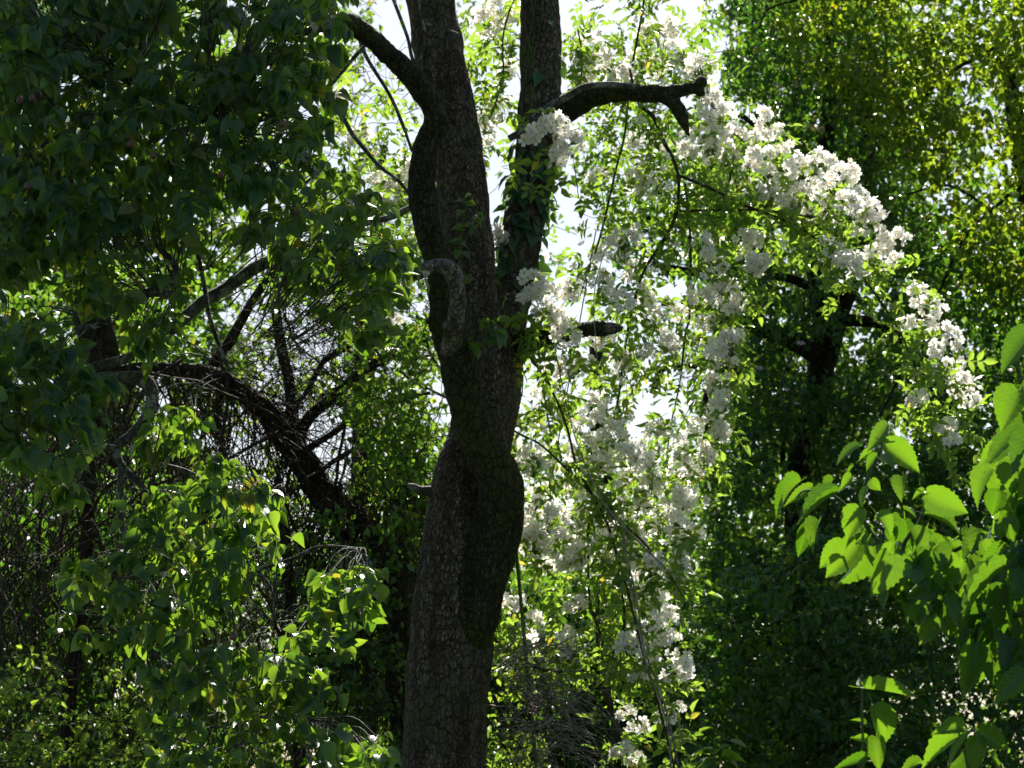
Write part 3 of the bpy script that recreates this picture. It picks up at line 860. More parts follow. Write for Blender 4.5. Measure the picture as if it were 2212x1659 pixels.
clusters = [
    (1080, 20, 35), (1050, 50, 28), (1095, 150, 20), (1075, 240, 33), (1050, 285, 22), (1030, 260, 18), (1115, 30, 20),
    (1200, 275, 38), (1150, 290, 20), (1230, 315, 28), (1200, 335, 24), (1290, 380, 20), (1270, 100, 25), (1300, 135, 33), (1340, 165, 36), (1400, 75, 30), (1440, 60, 24),
    (1480, 140, 30), (1420, 150, 33), (1500, 150, 24), (1250, 130, 22), (1380, 130, 25), (1450, 110, 24), (1260, 170, 20), (1380, 180, 22), (1530, 150, 18),
    (1540, 230, 30), (1560, 262, 30), (1590, 300, 25), (1660, 268, 30), (1640, 290, 20), (1620, 340, 25), (1690, 345, 33), (1720, 370, 28), (1780, 355, 33), (1800, 385, 26), (1830, 375, 22), (1570, 340, 22),
    (1510, 290, 24), (1530, 310, 24), (1480, 330, 22), (1660, 380, 25), (1750, 400, 20),
    (1540, 345, 24), (1600, 390, 24), (1410, 400, 32), (1380, 380, 22), (1420, 300, 22), (1370, 300, 20), (1660, 430, 28), (1720, 430, 28), (1770, 440, 33), (1850, 430, 30), (1885, 460, 28), (1870, 482, 22), (1830, 440, 28), (1690, 420, 22),
    (1620, 520, 22), (1625, 572, 25), (1640, 565, 18), (1900, 525, 28), (1935, 525, 25), (1930, 575, 22), (1790, 540, 25), (1850, 575, 22), (1880, 560, 22), (1820, 560, 20),
    (1985, 638, 24), (2010, 670, 28), (2000, 705, 20), (2050, 728, 28), (2020, 752, 18), (1960, 700, 15), (2040, 800, 25), (2080, 830, 28), (2098, 868, 18), (1980, 860, 20), (2000, 815, 20), (2040, 920, 20), (2055, 950, 14), (2060, 790, 20),
    (1330, 540, 28), (1350, 520, 24), (1370, 585, 20), (1300, 610, 24), (1340, 650, 22), (1390, 640, 24), (1520, 530, 24), (1540, 570, 24), (1570, 640, 28), (1590, 655, 20), (1550, 615, 20), (1510, 650, 24), (1470, 680, 22), (1410, 690, 24), (1440, 740, 22),
    (1570, 750, 28), (1560, 785, 22), (1590, 730, 15), (1540, 830, 22), (1555, 862, 18), (1530, 700, 20), (1545, 750, 20),
    (1150, 610, 25), (1180, 640, 25), (1135, 640, 15), (1200, 690, 28), (1220, 730, 25), (1170, 670, 18), (1230, 625, 20), (1085, 835, 12), (1170, 850, 20), (1190, 840, 15), (1240, 800, 22), (1200, 800, 18),
    (1300, 740, 25), (1340, 780, 22), (1390, 760, 20), (1540, 900, 22), (1550, 930, 22), (1520, 980, 22), (1500, 920, 18),
    (1280, 880, 28), (1250, 905, 20), (1290, 960, 30), (1330, 940, 30), (1360, 980, 28), (1300, 1000, 30), (1250, 980, 20), (1390, 1000, 25), (1420, 930, 20), (1350, 1030, 22), (1410, 1040, 20), (1470, 1000, 22), (1500, 1020, 15),
    (1150, 1010, 22), (1130, 980, 15), (1160, 1090, 28), (1130, 1130, 22), (1200, 1130, 30), (1160, 1170, 33), (1210, 1180, 30), (1120, 1185, 20), (1240, 1200, 25), (1260, 1130, 25), (1220, 1212, 20), (1180, 1220, 20),
    (1380, 1080, 25), (1470, 1080, 28), (1450, 1120, 22), (1320, 1130, 25), (1360, 1150, 25), (1400, 1140, 20), (1490, 1160, 22), (1470, 1190, 25), (1350, 1190, 22), (1310, 1200, 20), (1410, 1220, 25), (1370, 1230, 25), (1460, 1232, 20), (1340, 1245, 20), (1410, 1290, 25), (1430, 1340, 22),
    (1380, 1280, 20), (1440, 1380, 18), (1078, 1300, 18), (1120, 1305, 16), (1240, 1305, 20), (1150, 1350, 24), (1220, 1370, 18), (1140, 1390, 20), (1105, 1432, 13), (1220, 1400, 14),
    (1380, 1390, 22), (1350, 1385, 18), (1400, 1420, 20), (1375, 1460, 16), (1472, 1440, 24), (1440, 1550, 18), (1380, 1570, 18), (1350, 1540, 14), (1460, 1530, 12), (1340, 1620, 18), (1370, 1640, 14),
    (732, 205, 15), (778, 290, 20), (760, 300, 14), (860, 400, 22), (835, 430, 24), (812, 385, 18), (880, 360, 14), (848, 690, 15), (800, 340, 14), (1070, 500, 12), (1085, 520, 12),
]


def petal_flower():
    v, f = [], []
    for k_ in range(5):
        a = k_ / 5 * 2 * math.pi
        ca, sa = math.cos(a), math.sin(a)
        for (r_, s_, z_) in ((0.08, 0, 0.0), (0.55, -.36, .10), (0.98, -.26, .16), (0.90, 0, .15), (0.98, .26, .16), (0.55, .36, .10)):
            v.append((r_ * ca - s_ * sa, r_ * sa + s_ * ca, z_))
        b_ = k_ * 6
        f += [(b_, b_ + 1, b_ + 2, b_ + 3), (b_, b_ + 3, b_ + 4, b_ + 5)]
    return np.array(v) * .5, np.array(f), np.zeros((30, 2))


def stamen_flower():
    v = [(0, 0, .16)] + [(.2 * math.cos(a), .2 * math.sin(a), .13 + .03 * (i_ % 2)) for i_, a in enumerate(np.linspace(0, 2 * math.pi, 8, endpoint=False))]
    f = [(0, 1 + i_, 1 + (i_ + 1) % 8, 0) for i_ in range(8)]
    v = np.array(v) * .5
    return v, np.array(f)[:, [0, 1, 2]], np.zeros((9, 2))


TF, TSM = [petal_flower()], [stamen_flower()]


def cluster_geo(R, nfl, seed):
    """flowers of one panicle around the origin, radius R; returns petals, stamens, stalks"""
    r = np.random.default_rng(seed)
    d = unit(r.normal(size=(nfl, 3)))
    d[:, 1] = -np.abs(d[:, 1]) * .8 + .25 * r.random(nfl)
    d[:, 2] += .15
    d = unit(d)
    pos = d * R * r.uniform(.5, 1.2, (nfl, 1)) * [1.1, .8, 1.0]
    nr = unit(d * .8 + r.normal(0, .5, (nfl, 3)) + [0, -.45, -.35])
    yd = unit(r.normal(size=(nfl, 3)))
    s = r.uniform(.056, .076, nfl)
    st_ = rng
    pv = place(TF, pos, yd, nr, s, s, np.zeros(nfl, int))
    sv = place(TSM, pos + nr * .001, yd, nr, s, s, np.zeros(nfl, int))
    tw = []
    base = np.array([0, .3 * R, -.9 * R])
    for k_ in range(nfl):
        m_ = (pos[k_] + base) / 2 + r.normal(0, .006, 3)
        tw.append(tube(np.array([[*base, .0018], [*m_, .0012], [*pos[k_], .001]]), 3, 3, cap=False))
    # a few buds
    return pv, sv, join(tw)


variants = []
for s in range(9):
    R = (.045, .062, .08)[s % 3]
    variants.append((R, cluster_geo(R, (10, 17, 26)[s % 3], 100 + s)))
protos = {}


def cl_depth(u, v):
    if u < 900:
        return 15.2
    base = 14.8 if v < 500 else 14.35
    if u > 1590 and v > 250:
        base = 14.4
    return base + 0.55 * noise.noise(Vector((u / 90, v / 90, 1.0))) + random.uniform(-.25, .25)


order = sorted(clusters, key=lambda c_: -c_[2])
rest_p, rest_s, rest_t = [], [], []
cl_world = []
for k, (u, v, r) in enumerate(order):
    y = cl_depth(u, v)
    if 1110 < u < 1250 and 240 < v < 350:
        y = 13.55
    if 1120 < u < 1260 and 590 < v < 750:
        y = 13.75
    c = P(u, v, y)
    cl_world.append((c, r * PX(y), u, v))
    want = r * PX(y) * .95
    sidx = [s for s in range(9)]
    s = min(sidx, key=lambda q: abs(variants[q][0] - want) + random.random() * .006)
    R, (pv, sv, tw) = variants[s]
    sc_ = want / R * 0.5 + 0.5
    rz = random.uniform(-.6, .6)
    if k < 100:
        if s not in protos:
            o = obj('flower_cluster', pv[0], pv[1], M['petal'], None, uv=pv[2])
            o2 = obj('stamens', sv[0], sv[1], M['stamen'], None)
            o3 = obj('stalks', tw[0], tw[1], M['green_stem'], None)
            protos[s] = (o, o2, o3)
        else:
            a_, b_, c_ = protos[s]
            o = a_.copy(); o2 = b_.copy(); o3 = c_.copy()
            for q in (o, o2, o3):
                sc.collection.objects.link(q)
        o.parent = rose
        o.location = c - np.array(rose.location)
        o.rotation_euler = (random.uniform(-.3, .3), random.uniform(-.9, .9), rz)
        o.scale = (sc_,) * 3
        o2.parent = o; o3.parent = o
    else:
        ca, sa = math.cos(rz), math.sin(rz)
        Rm = np.array([[ca, -sa, 0], [sa, ca, 0], [0, 0, 1]])
        rest_p.append((pv[0] @ Rm.T * sc_ + c, pv[1])); rest_s.append((sv[0] @ Rm.T * sc_ + c, sv[1])); rest_t.append((tw[0] @ Rm.T * sc_ + c, tw[1]))
# loose single flowers through the curtain
scat = []
curt = [(1130, 560), (1260, 480), (1500, 480), (1620, 560), (1600, 760), (1560, 980), (1500, 1240), (1440, 1400), (1400, 1300), (1330, 1260), (1110, 1220), (1110, 960), (1150, 900)]
up_ = [(1230, 60), (1500, 20), (1560, 180), (1640, 260), (1850, 380), (1940, 560), (1600, 560), (1300, 480), (1240, 300)]
for poly, n in ((curt, 300), (up_, 110), ([(1110, 900), (1480, 900), (1500, 1250), (1440, 1400), (1300, 1250), (1110, 1230)], 330), ([(1300, 1230), (1440, 1240), (1490, 1450), (1420, 1480)], 60)):
    U, V = sample_poly(poly, n)
    Y = 14.5 + rng.uniform(-.5, .6, n)
    scat.append(P(U, V, Y))
scat = np.vstack(scat)
n = len(scat)
nr = unit(rng.normal(0, .6, (n, 3)) + [0, -.7, -.3]); yd = rand_dir(n); s = rng.uniform(.05, .07, n)
a_ = place(TF, scat, yd, nr, s, s, np.zeros(n, int)); b_ = place(TSM, scat, yd, nr, s, s, np.zeros(n, int))
rest_p.append(a_[:2]); rest_s.append(b_[:2])
v_, f_ = join(rest_p)
o = obj('flower_cluster', v_, f_, M['petal'], rose); o['kind'] = 'stuff'
v_, f_ = join(rest_s)
o2 = obj('stamens', v_, f_, M['stamen'], rose); o2.parent = o
v_, f_ = join(rest_t)
o3 = obj('stalks', v_, f_, M['green_stem'], rose); o3.parent = o

# rose leaves: round the clusters, along the canes and through the curtain
pos = []
for c, r, u, v in cl_world:
    m_ = 5 if u > 1000 else 3
    d = rng.normal(size=(m_, 3)) * [r * 1.3, r * 1.1, r * 1.3] + [0, .06, -.12]
    pos.append(c + d)
for r, y in canes[:9] + canes[11:]:
    s = spline(path(r, y), 8)[:, :3]
    k = rng.integers(0, len(s), int(len(s) * 1.1))
    pos.append(s[k] + rng.normal(0, .06, (len(k), 3)))
for poly, n in ((curt, 190), (up_, 190), ([(1230, 0), (1560, 0), (1570, 160), (1480, 190), (1240, 180)], 70), ([(1000, 0), (1110, 0), (1110, 330), (1030, 330)], 60),
                ([(730, 60), (890, 260), (900, 430), (760, 450), (700, 200)], 110),
                ([(1060, 1300), (1260, 1300), (1320, 1380), (1220, 1440), (1060, 1430)], 35), ([(1300, 1250), (1480, 1250), (1480, 1659), (1300, 1659)], 40)):
    U, V = sample_poly(poly, n)
    pos.append(P(U, V, 15.3 + rng.uniform(-.5, 1.0, n)))
pos = np.vstack(pos)
n = len(pos)
yd = rng.normal(0, .8, (n, 3)) + [0, -.1, -.35]
zd = rng.normal(0, .6, (n, 3)) + [0, .1, 1]
L = rng.uniform(.10, .17, n)
leaves_obj('foliage', T_ROSE, pos, yd, zd, L, L, M['rose_leaf'], rose)
# thin side shoots
tw = []
for c, r, u, v in cl_world:
    e = c + np.array([random.gauss(-.05, .12), .12 + random.random() * .1, -random.uniform(.05, .3)])
    m_ = (c + e) / 2 + np.array([0, .03, .06])
    tw.append(tube(np.array([[*c, .0016], [*m_, .002], [*e, .0026]]), 4, 4, cap=False))
tubes_obj('side_shoots', tw, M['cane'], rose)
tubes_obj('cane', [tube(np.array([[1.1, 15.4, 0, .03], [1.0, 15.3, 1.2, .026], [*P(1310, 1500, 15.2), .02], [*P(1290, 1200, 15.1), .012]]), 7, 6)], M['cane'], rose)

# ================================================================ generic background trees
GAPS = [  # places where the sky shows between the background crowns: u, v, ru, rv, strength
    (650, 760, 60, 50, .85), (520, 960, 60, 95, .97), (700, 920, 70, 70, .95), (730, 1000, 50, 50, .9), (930, 870, 45, 90, .8), (905, 640, 30, 60, .9), (560, 690, 40, 50, .35),
    (800, 800, 60, 50, .4), (500, 1060, 40, 50, .9),
    (850, 80, 70, 130, .97), (760, 340, 70, 90, .55), (860, 280, 50, 120, .85), (1060, 120, 70, 140, .95), (1060, 400, 50, 160, .85), (1300, 60, 130, 130, .99), (1250, 250, 60, 90, .8),
    (1330, 300, 120, 130, .5), (1250, 520, 100, 70, .75), (1200, 650, 80, 90, .95), (1300, 680, 120, 130, .93), (1400, 620, 110, 60, .98), (1430, 800, 90, 110, .98), (1330, 830, 130, 90, .93),
    (1480, 880, 70, 40, .95), (1150, 800, 60, 90, .9), (1380, 900, 110, 60, .9), (1530, 620, 50, 90, .75), (1480, 450, 60, 50, .7), (1540, 330, 60, 60, .6), (1490, 190, 60, 70, .8),
    (1615, 260, 28, 50, .95), (1660, 300, 20, 25, .9), (1690, 60, 12, 20, .5), (1700, 520, 20, 20, .3), (1855, 725, 42, 32, .97), (1730, 640, 25, 30, .5), (1780, 720, 18, 25, .6), (1890, 1290, 16, 40, .9),
    (1870, 1250, 12, 15, .7), (2005, 1355, 22, 14, .8), (1710, 1320, 20, 14, .5), (1535, 1000, 22, 18, .7), (1700, 900, 15, 12, .4), (1560, 230, 20, 20, .7), (1590, 190, 14, 16, .6),
    (1200, 1290, 50, 24, .5), (1120, 1285, 40, 25, .4), (1190, 1380, 60, 20, .3), (1430, 960, 50, 30, .85), (1250, 950, 60, 40, .5), (1150, 980, 40, 30, .5),
    (480, 1130, 40, 30, .6), (620, 1290, 30, 25, .4),
]
Rs = math.cos(PITCH)


def to_px(p):
    d = p - CAM
    z = d @ FW
    return W / 2 + (d @ RT) / z / .4 * W, H / 2 - (d @ UP) / z / .4 * W


def gap_keep(U, V, strength=1.0):
    pk = np.ones(len(U))
    for (hu, hv, ru, rv, s) in GAPS:
        d = ((U - hu) / ru) ** 2 + ((V - hv) / rv) ** 2
        pk *= 1 - s * strength * np.clip(1.35 - d, 0, 1)
    return rng.random(len(U)) < pk


def crown(name, parent, poly, n_sprays, per, Y, mt, L, T, strength=1.0, clump=0.0, csize=90, spread=.16, seed=0, ww=(.55, .8), up=(0, -.2, .9)):
    U, V = sample_poly(poly, n_sprays)
    keep = gap_keep(U, V, strength)
    if clump:
        q = np.array([noise.noise(Vector((a / csize, b_ / csize, seed + .5))) for a, b_ in zip(U, V)])
        keep &= q > -clump + .25 * (rng.random(len(U)) - .5)
    U, V = U[keep], V[keep]
    Yv = rng.uniform(Y[0], Y[1], len(U))
    c = P(U, V, Yv)
    axis = unit(rng.normal(0, 1, (len(c), 3)) * [1, 1, .5])
    t = rng.uniform(-1, 1, (len(c), per, 1))
    pos = c[:, None] + axis[:, None] * t * spread + rng.normal(0, spread * .22, (len(c), per, 3))
    pos[..., 2] -= t[..., 0] ** 2 * spread * .3
    pos = pos.reshape(-1, 3)
    m_ = len(pos)
    yd = rng.normal(0, .7, (m_, 3)) + [0, -.1, -.4]
    zd = rng.normal(0, .5, (m_, 3)) + np.array(up)
    ln = rng.uniform(L[0], L[1], m_)
    o = leaves_obj(name, T, pos, yd, zd, ln, ln * rng.uniform(ww[0], ww[1], m_), mt, parent)
    return o, c, axis


def twigs(name, parent, c, axis, frac, mt, ln=.25, r=.004):
    k = rng.choice(len(c), int(len(c) * frac), replace=False)
    tw = []
    for q in k:
        a = c[q] - axis[q] * ln * random.uniform(.5, 1.4); b_ = c[q] + axis[q] * ln
        m_ = c[q] + rng.normal(0, ln * .12, 3)
        tw.append(tube(np.array([[*a, r * 1.3], [*m_, r], [*b_, r * .5]]), 3, 3, cap=False))
    return tubes_obj(name, tw, mt, parent)


# ---------------------------------------------------------------- vine-covered leaning tree at left, behind the pear
VY = 17.0
vt = thing('vine_covered_tree', 'dark leaning tree wrapped in dry hanging vines, behind the left pear branches', 'tree', (-1.6, VY, 0))
tr = path([(890, 2200, 90), (890, 1900, 70), (895, 1659, 52), (885, 1480, 50), (862, 1330, 48), (820, 1225, 48), (755, 1130, 42), (694, 1060, 34), (653, 1000, 30), (613, 945, 28), (572, 890, 24), (515, 840, 20), (449, 807, 18), (368, 799, 16), (280, 800, 15), (229, 830, 14)], VY)
tubes_obj('trunk', [tube(tr, 16, 7, 0.14, 5)], M['dark'], vt)
for r in ([(637, 945, 14), (670, 900, 13), (715, 860, 12), (776, 808, 11), (830, 775, 11), (878, 752, 10), (930, 725, 9)],
          [(625, 960, 13), (628, 900, 12), (625, 828, 12), (612, 770, 12), (604, 726, 11), (596, 670, 11), (592, 600, 11), (585, 500, 9), (590, 380, 7)],
          [(610, 900, 7), (660, 850, 6), (700, 780, 6), (760, 740, 5), (800, 650, 4)],
          [(655, 975, 8), (720, 935, 7), (770, 900, 6), (850, 870, 5), (930, 848, 4)],
          [(740, 1060, 6), (690, 1030, 5), (730, 990, 5), (790, 960, 4)],
          [(449, 807, 14), (500, 730, 12), (540, 660, 10), (600, 560, 8), (660, 430, 6)],
          [(229, 820, 11), (200, 700, 9), (150, 560, 8), (120, 350, 6), (100, 100, 5)],
          [(600, 1032, 9), (612, 1120, 11), (625, 1250, 12), (640, 1450, 13), (650, 1700, 14)],
          [(800, 1220, 12), (790, 1350, 12), (800, 1500, 13), (790, 1700, 14)],
          [(240, 830, 14), (200, 930, 14), (190, 1100, 14), (180, 1300, 14), (150, 1500, 15), (140, 1750, 16)],
          [(480, 830, 9), (470, 900, 9), (485, 990, 8)]):
    tubes_obj('branch', [tube(path(r, VY + random.uniform(-.2, .4)), 8, 6, 0.12, 9)], M['dark'], vt)
# the tree's roof of leaves, out of view, shaped to shade the pear
cp = np.vstack([ellipsoid_pts(2600, (-4.0, 17.6, 10.3), (1.5, 1.8, 2.2)), ellipsoid_pts(2000, (-2.35, 17.6, 10.3), (1.05, 1.8, 1.9))])
vv = (cp[:, 2] - CAM[2]) / cp[:, 1]
cp = cp[vv > math.tan(PITCH + math.radians(9.4))]
n = len(cp)
leaves_obj('crown', T_SMALL, cp, rand_dir(n) + [0, 0, -.4], rand_dir(n) * .6 + [0, 0, 1], rng.uniform(.10, .16, n), rng.uniform(.08, .12, n), M['vine_leaf'], vt)
tubes_obj('branch', [tube(np.array([[*P(229, 820, VY), .13], [-3.4, 17.2, 7.2, .11], [-3.9, 17.5, 9.0, .08], [-3.7, 17.8, 11.5, .02]]), 8, 6)], M['dark'], vt)


def hang(u, v, Y, ln, wob, drop=1.0, r=.004, n=14, dirx=0):
    p = np.array(P(u, v, Y))
    d = np.array([random.gauss(dirx, .5), random.gauss(0, .3), -drop])
    pts = [np.append(p, r)]
    st = ln / n
    for k in range(n):
        d = d + np.array([random.gauss(0, wob), random.gauss(0, wob * .6), random.gauss(-.06 * drop, wob * .8)])
        d /= np.linalg.norm(d)
        p = p + d * st
        pts.append(np.append(p, r * (1 - .5 * k / n)))
    return tube(np.array(pts), 4, 2, cap=False)


vines = thing('vine_tangle', 'mass of thin dry brown vines hanging from the leaning dark tree', 'vines', (-1.6, VY, 0))
parts = []
for k in range(270):     # off the trunk arch
    t = random.random()
    s = spline(tr, 6)
    q = s[int(len(s) * (.30 + .69 * t))]
    u, v = to_px(q[:3])
    parts.append(hang(u + random.gauss(0, 22), v + random.gauss(0, 14), VY - .05 + random.gauss(0, .12), random.uniform(.5, 2.2), .22, random.uniform(.4, 1.1), random.uniform(.0025, .006), 18))
for k in range(520):     # veil over the dark lower left
    parts.append(hang(random.uniform(-60, 520), random.uniform(780, 1300), VY + random.uniform(-.5, .9), random.uniform(.6, 2.4), .2, random.uniform(.5, 1.2), random.uniform(.0025, .006), 18))
for k in range(420):     # tangle right of the arch
    parts.append(hang(random.uniform(580, 930), random.uniform(520, 1150), VY + random.uniform(-.4, .7), random.uniform(.4, 1.2), .42, random.uniform(-.3, .8), random.uniform(.0022, .0045), 16))
for k in range(240):     # fine net against the bright gaps
    parts.append(hang(random.uniform(540, 760), random.uniform(600, 900), VY + random.uniform(-.2, .5), random.uniform(.3, .9), .5, random.uniform(-.2, .8), random.uniform(.002, .004), 18))
for k in range(420):
    parts.append(hang(random.uniform(660, 920), random.uniform(1000, 1420), VY + random.uniform(-.6, .1), random.uniform(.6, 1.8), .2, 1.0, random.uniform(.002, .0045), 16))
for k in range(90):
    parts.append(hang(random.uniform(680, 930), random.uniform(80, 520), VY + random.uniform(-.3, .5), random.uniform(.3, .9), .4, random.uniform(-.2, .6), random.uniform(.002, .004), 12))
for k in range(26):
    parts.append(hang(random.choice((random.uniform(-60, 500), random.uniform(560, 920))), random.uniform(620, 1150), VY + random.uniform(-.3, .5), random.uniform(1.0, 2.6), .16, random.uniform(.4, 1.1), random.uniform(.008, .016), 20))
o = tubes_obj('vine_stems', parts, M['vine'], vines)
o['kind'] = 'stuff'

LEFT = [(-300, -150), (930, -150), (930, 1000), (900, 1400), (900, 1800), (-300, 1800)]
_, c, ax = crown('foliage', vt, [(560, 560), (930, 480), (930, 1050), (880, 1250), (820, 1150), (700, 700), (600, 650)], 560, 8, (VY - .9, VY + .8), M['vine_leaf'], (.045, .075), T_SMALL, .8, .25, 70)
_, c, ax = crown('foliage', vt, [(-200, 560), (450, 560), (420, 760), (200, 800), (-200, 800)], 320, 8, (VY, VY + .8), M['vine_leaf'], (.045, .075), T_SMALL, .6, .2, 80)
_, c, ax = crown('foliage', vt, [(830, 830), (960, 880), (900, 1240), (900, 1659), (840, 1659), (870, 1240)], 260, 8, (VY - .2, VY + .5), M['vine_leaf'], (.05, .085), T_SMALL, .6, .1, 80)
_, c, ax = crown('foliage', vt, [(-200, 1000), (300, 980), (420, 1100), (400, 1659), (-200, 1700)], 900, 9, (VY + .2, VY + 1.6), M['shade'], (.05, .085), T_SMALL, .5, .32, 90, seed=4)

# trees further back on the left, lit from behind
bl = thing('background_tree', 'sunlit bright green tree seen through gaps behind the left branches', 'tree', (-4.2, 25, 0), 'trees behind the thicket')
tubes_obj('trunk', [tube(np.array([[-4.2, 25, -.1, .3], [-4.1, 25, 3, .22], [-3.9, 25.2, 6, .15], [-3.7, 25, 8.5, .05]]), 10, 6, .08, 3)], M['dark'], bl)
_, c, ax = crown('crown', bl, [(-300, -200), (420, -200), (520, 300), (520, 760), (450, 1100), (480, 1750), (-300, 1750)], 4200, 9, (23.5, 26.0), M['vine_leaf'], (.075, .13), T_TINY, .6, .36, 70, .2, seed=2)
tw_ = twigs('twigs', bl, c, ax, .25, M['dark'])
b2 = thing('background_tree', 'airy light green tree behind the gap left of the cracked main trunk', 'tree', (-1.6, 27, 0), 'trees behind the thicket')
tubes_obj('trunk', [tube(np.array([[-1.6, 27, -.1, .25], [-1.5, 27, 3, .2], [-1.6, 27.2, 6, .12], [-1.4, 27, 9, .04]]), 10, 6, .08, 3)], M['dark'], b2)
_, c, ax = crown('crown', b2, [(480, -200), (1010, -200), (1010, 1300), (980, 1750), (480, 1750), (520, 1000)], 1700, 9, (25.5, 28), M['rose_leaf'], (.07, .11), T_TINY, 1.0, .15, 80, .2, seed=7)
twigs('twigs', b2, c, ax, .3, M['dark'])

lh = thing('hedge_thicket', 'dark shady thicket behind the hanging vines at the lower left', 'thicket', (-2, 19.5, 0))
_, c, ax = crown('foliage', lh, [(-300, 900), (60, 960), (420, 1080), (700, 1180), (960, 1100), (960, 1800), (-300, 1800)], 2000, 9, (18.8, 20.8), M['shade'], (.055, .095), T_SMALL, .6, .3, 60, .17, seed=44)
twigs('twigs', lh, c, ax, .3, M['vine'])
# low bramble bush at lower left
_, c, ax = crown('foliage', vt, [(640, 1080), (760, 1120), (900, 1280), (900, 1700), (680, 1700)], 330, 7, (VY - 1.0, VY - .4), M['shade'], (.04, .07), T_SMALL, .3, .12, 50, .13, seed=61)
twigs('twigs', vt, c, ax, .6, M['vine'], .22, .003)
bb = thing('bramble_bush', 'low bramble bush with small sunlit leaves at the lower left corner', 'bush', (-2.4, 15.5, 0))
_, c, ax = crown('foliage', bb, [(-150, 1480), (60, 1400), (240, 1440), (330, 1520), (420, 1600), (430, 1760), (-150, 1760)], 420, 7, (14.6, 15.8), M['rose_leaf'], (.03, .055), T_SMALL, 0, .2, 70, .09)
twigs('stems', bb, c, ax, .5, M['vine'], .25, .003)

# ---------------------------------------------------------------- right-hand background
GY = 21.5
it = thing('ivy_clad_tree', 'big dark tree thick with ivy, its forked trunk behind the arching rose spray', 'tree', (2.55, GY, 0))
tr2 = path([(1790, 2100, 75), (1785, 1800, 60), (1783, 1600, 54), (1780, 1481, 50), (1765, 1365, 46), (1745, 1280, 38), (1725, 1200, 30), (1716, 1100, 29), (1730, 980, 34), (1762, 869, 38), (1775, 795, 36), (1798, 726, 30), (1818, 660, 27), (1845, 600, 24), (1870, 520, 20), (1880, 400, 17), (1870, 250, 14), (1860, 50, 11), (1850, -200, 7)], GY)
tr2[:, 3] *= .8
tubes_obj('trunk', [tube(tr2, 14, 7, 0.12, 4)], M['dark'], it)
for r in ([(1790, 740, 30), (1775, 640, 28), (1765, 540, 26), (1770, 430, 22), (1785, 300, 18), (1795, 150, 14), (1790, 0, 10), (1790, -200, 6)],
          [(1770, 770, 22), (1720, 740, 20), (1680, 722, 19), (1641, 710, 18), (1608, 693, 16), (1567, 678, 12), (1500, 665, 8), (1428, 656, 5)],
          [(1765, 1340, 24), (1712, 1311, 17), (1680, 1280, 14), (1655, 1258, 13), (1634, 1243, 12)],
          [(1820, 690, 14), (1900, 700, 12), (1960, 740, 11), (2070, 783, 11), (2131, 811, 9), (2230, 830, 7)],
          [(1780, 640, 12), (1700, 600, 10), (1600, 600, 9), (1490, 587, 9), (1430, 575, 8), (1367, 562, 6), (1340, 556, 3)],
          [(1530, 600, 5), (1480, 500, 6), (1400, 470, 6), (1350, 490, 5), (1300, 480, 3)],
          [(1770, 430, 10), (1700, 330, 8), (1640, 280, 7), (1600, 250, 6), (1560, 260, 3)],
          [(1640, 420, 4), (1580, 560, 6), (1560, 640, 7), (1540, 800, 7), (1520, 900, 6), (1560, 1000, 4)],
          [(1410, 850, 8), (1430, 800, 6), (1480, 790, 5), (1530, 800, 5)],
          [(1710, 880, 10), (1690, 950, 7), (1700, 1100, 5)],
          [(1740, 700, 8), (1770, 620, 6), (1830, 560, 6), (1900, 500, 4)]):
    tubes_obj('limb', [tube(path(r, GY + random.uniform(-.2, .2)), 8, 6, 0.12, 8)], M['dark'], it)
RIGHT = [(1480, 500), (1560, 200), (1560, -200), (1850, -200), (1980, 250), (2040, 600), (2060, 1000), (2000, 1750), (1450, 1750), (1500, 1300), (1510, 1000), (1560, 800)]
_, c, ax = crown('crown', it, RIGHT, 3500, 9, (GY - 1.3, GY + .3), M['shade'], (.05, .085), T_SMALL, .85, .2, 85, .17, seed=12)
twigs('twigs', it, c, ax, .15, M['dark'])
_, c, ax = crown('crown', it, [(1300, 240), (1560, 200), (1600, 700), (1500, 900), (1380, 880), (1300, 620)], 420, 8, (GY - .5, GY + .8), M['shade'], (.05, .085), T_SMALL, .8, .1, 50, .17, seed=13)
twigs('twigs', it, c, ax, .8, M['dark'], .3)
_, c, ax = crown('crown', it, RIGHT, 3200, 9, (GY + .6, GY + 3.5), M['vine_leaf'], (.06, .10), T_TINY, 1.0, .3, 60, .2, seed=22)

s1 = thing('sunlit_tree', 'tree with sunlit yellow-green leaves filling the upper right corner', 'tree', (4.6, 20.5, 0))
tubes_obj('trunk', [tube(np.array([[4.9, 21, -.1, .28], [4.8, 21, 3, .2], [4.5, 20.8, 5.5, .14], [4.1, 20.5, 8, .06]]), 10, 6, .08, 3)], M['dark'], s1)
for r in ([(2212, 60, 6), (2120, 120, 7), (2070, 145, 8), (2020, 185, 8), (1985, 230, 6)], [(1960, 420, 4), (2040, 400, 5), (2100, 425, 6), (2150, 470, 5)], [(1640, 60, 4), (1660, 20, 4), (1720, 0, 4)],
          [(1900, 900, 5), (2000, 700, 6), (2080, 520, 7), (2180, 420, 8)]):
    tubes_obj('branch', [tube(path([(q[0], q[1], q[2] * .6) for q in r], 20.0), 6, 6, .1, 9)], M['dark'], s1)
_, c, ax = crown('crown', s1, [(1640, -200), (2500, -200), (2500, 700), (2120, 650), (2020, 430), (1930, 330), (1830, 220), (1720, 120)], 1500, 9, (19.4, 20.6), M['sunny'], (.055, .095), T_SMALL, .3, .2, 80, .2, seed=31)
twigs('twigs', s1, c, ax, .2, M['twigbark'])
_, c, ax = crown('crown', s1, [(2000, 500), (2500, 500), (2500, 1300), (2060, 1200), (1980, 900)], 1100, 9, (19.8, 22), M['shade'], (.055, .095), T_SMALL, .5, .3, 80, .2, seed=33)
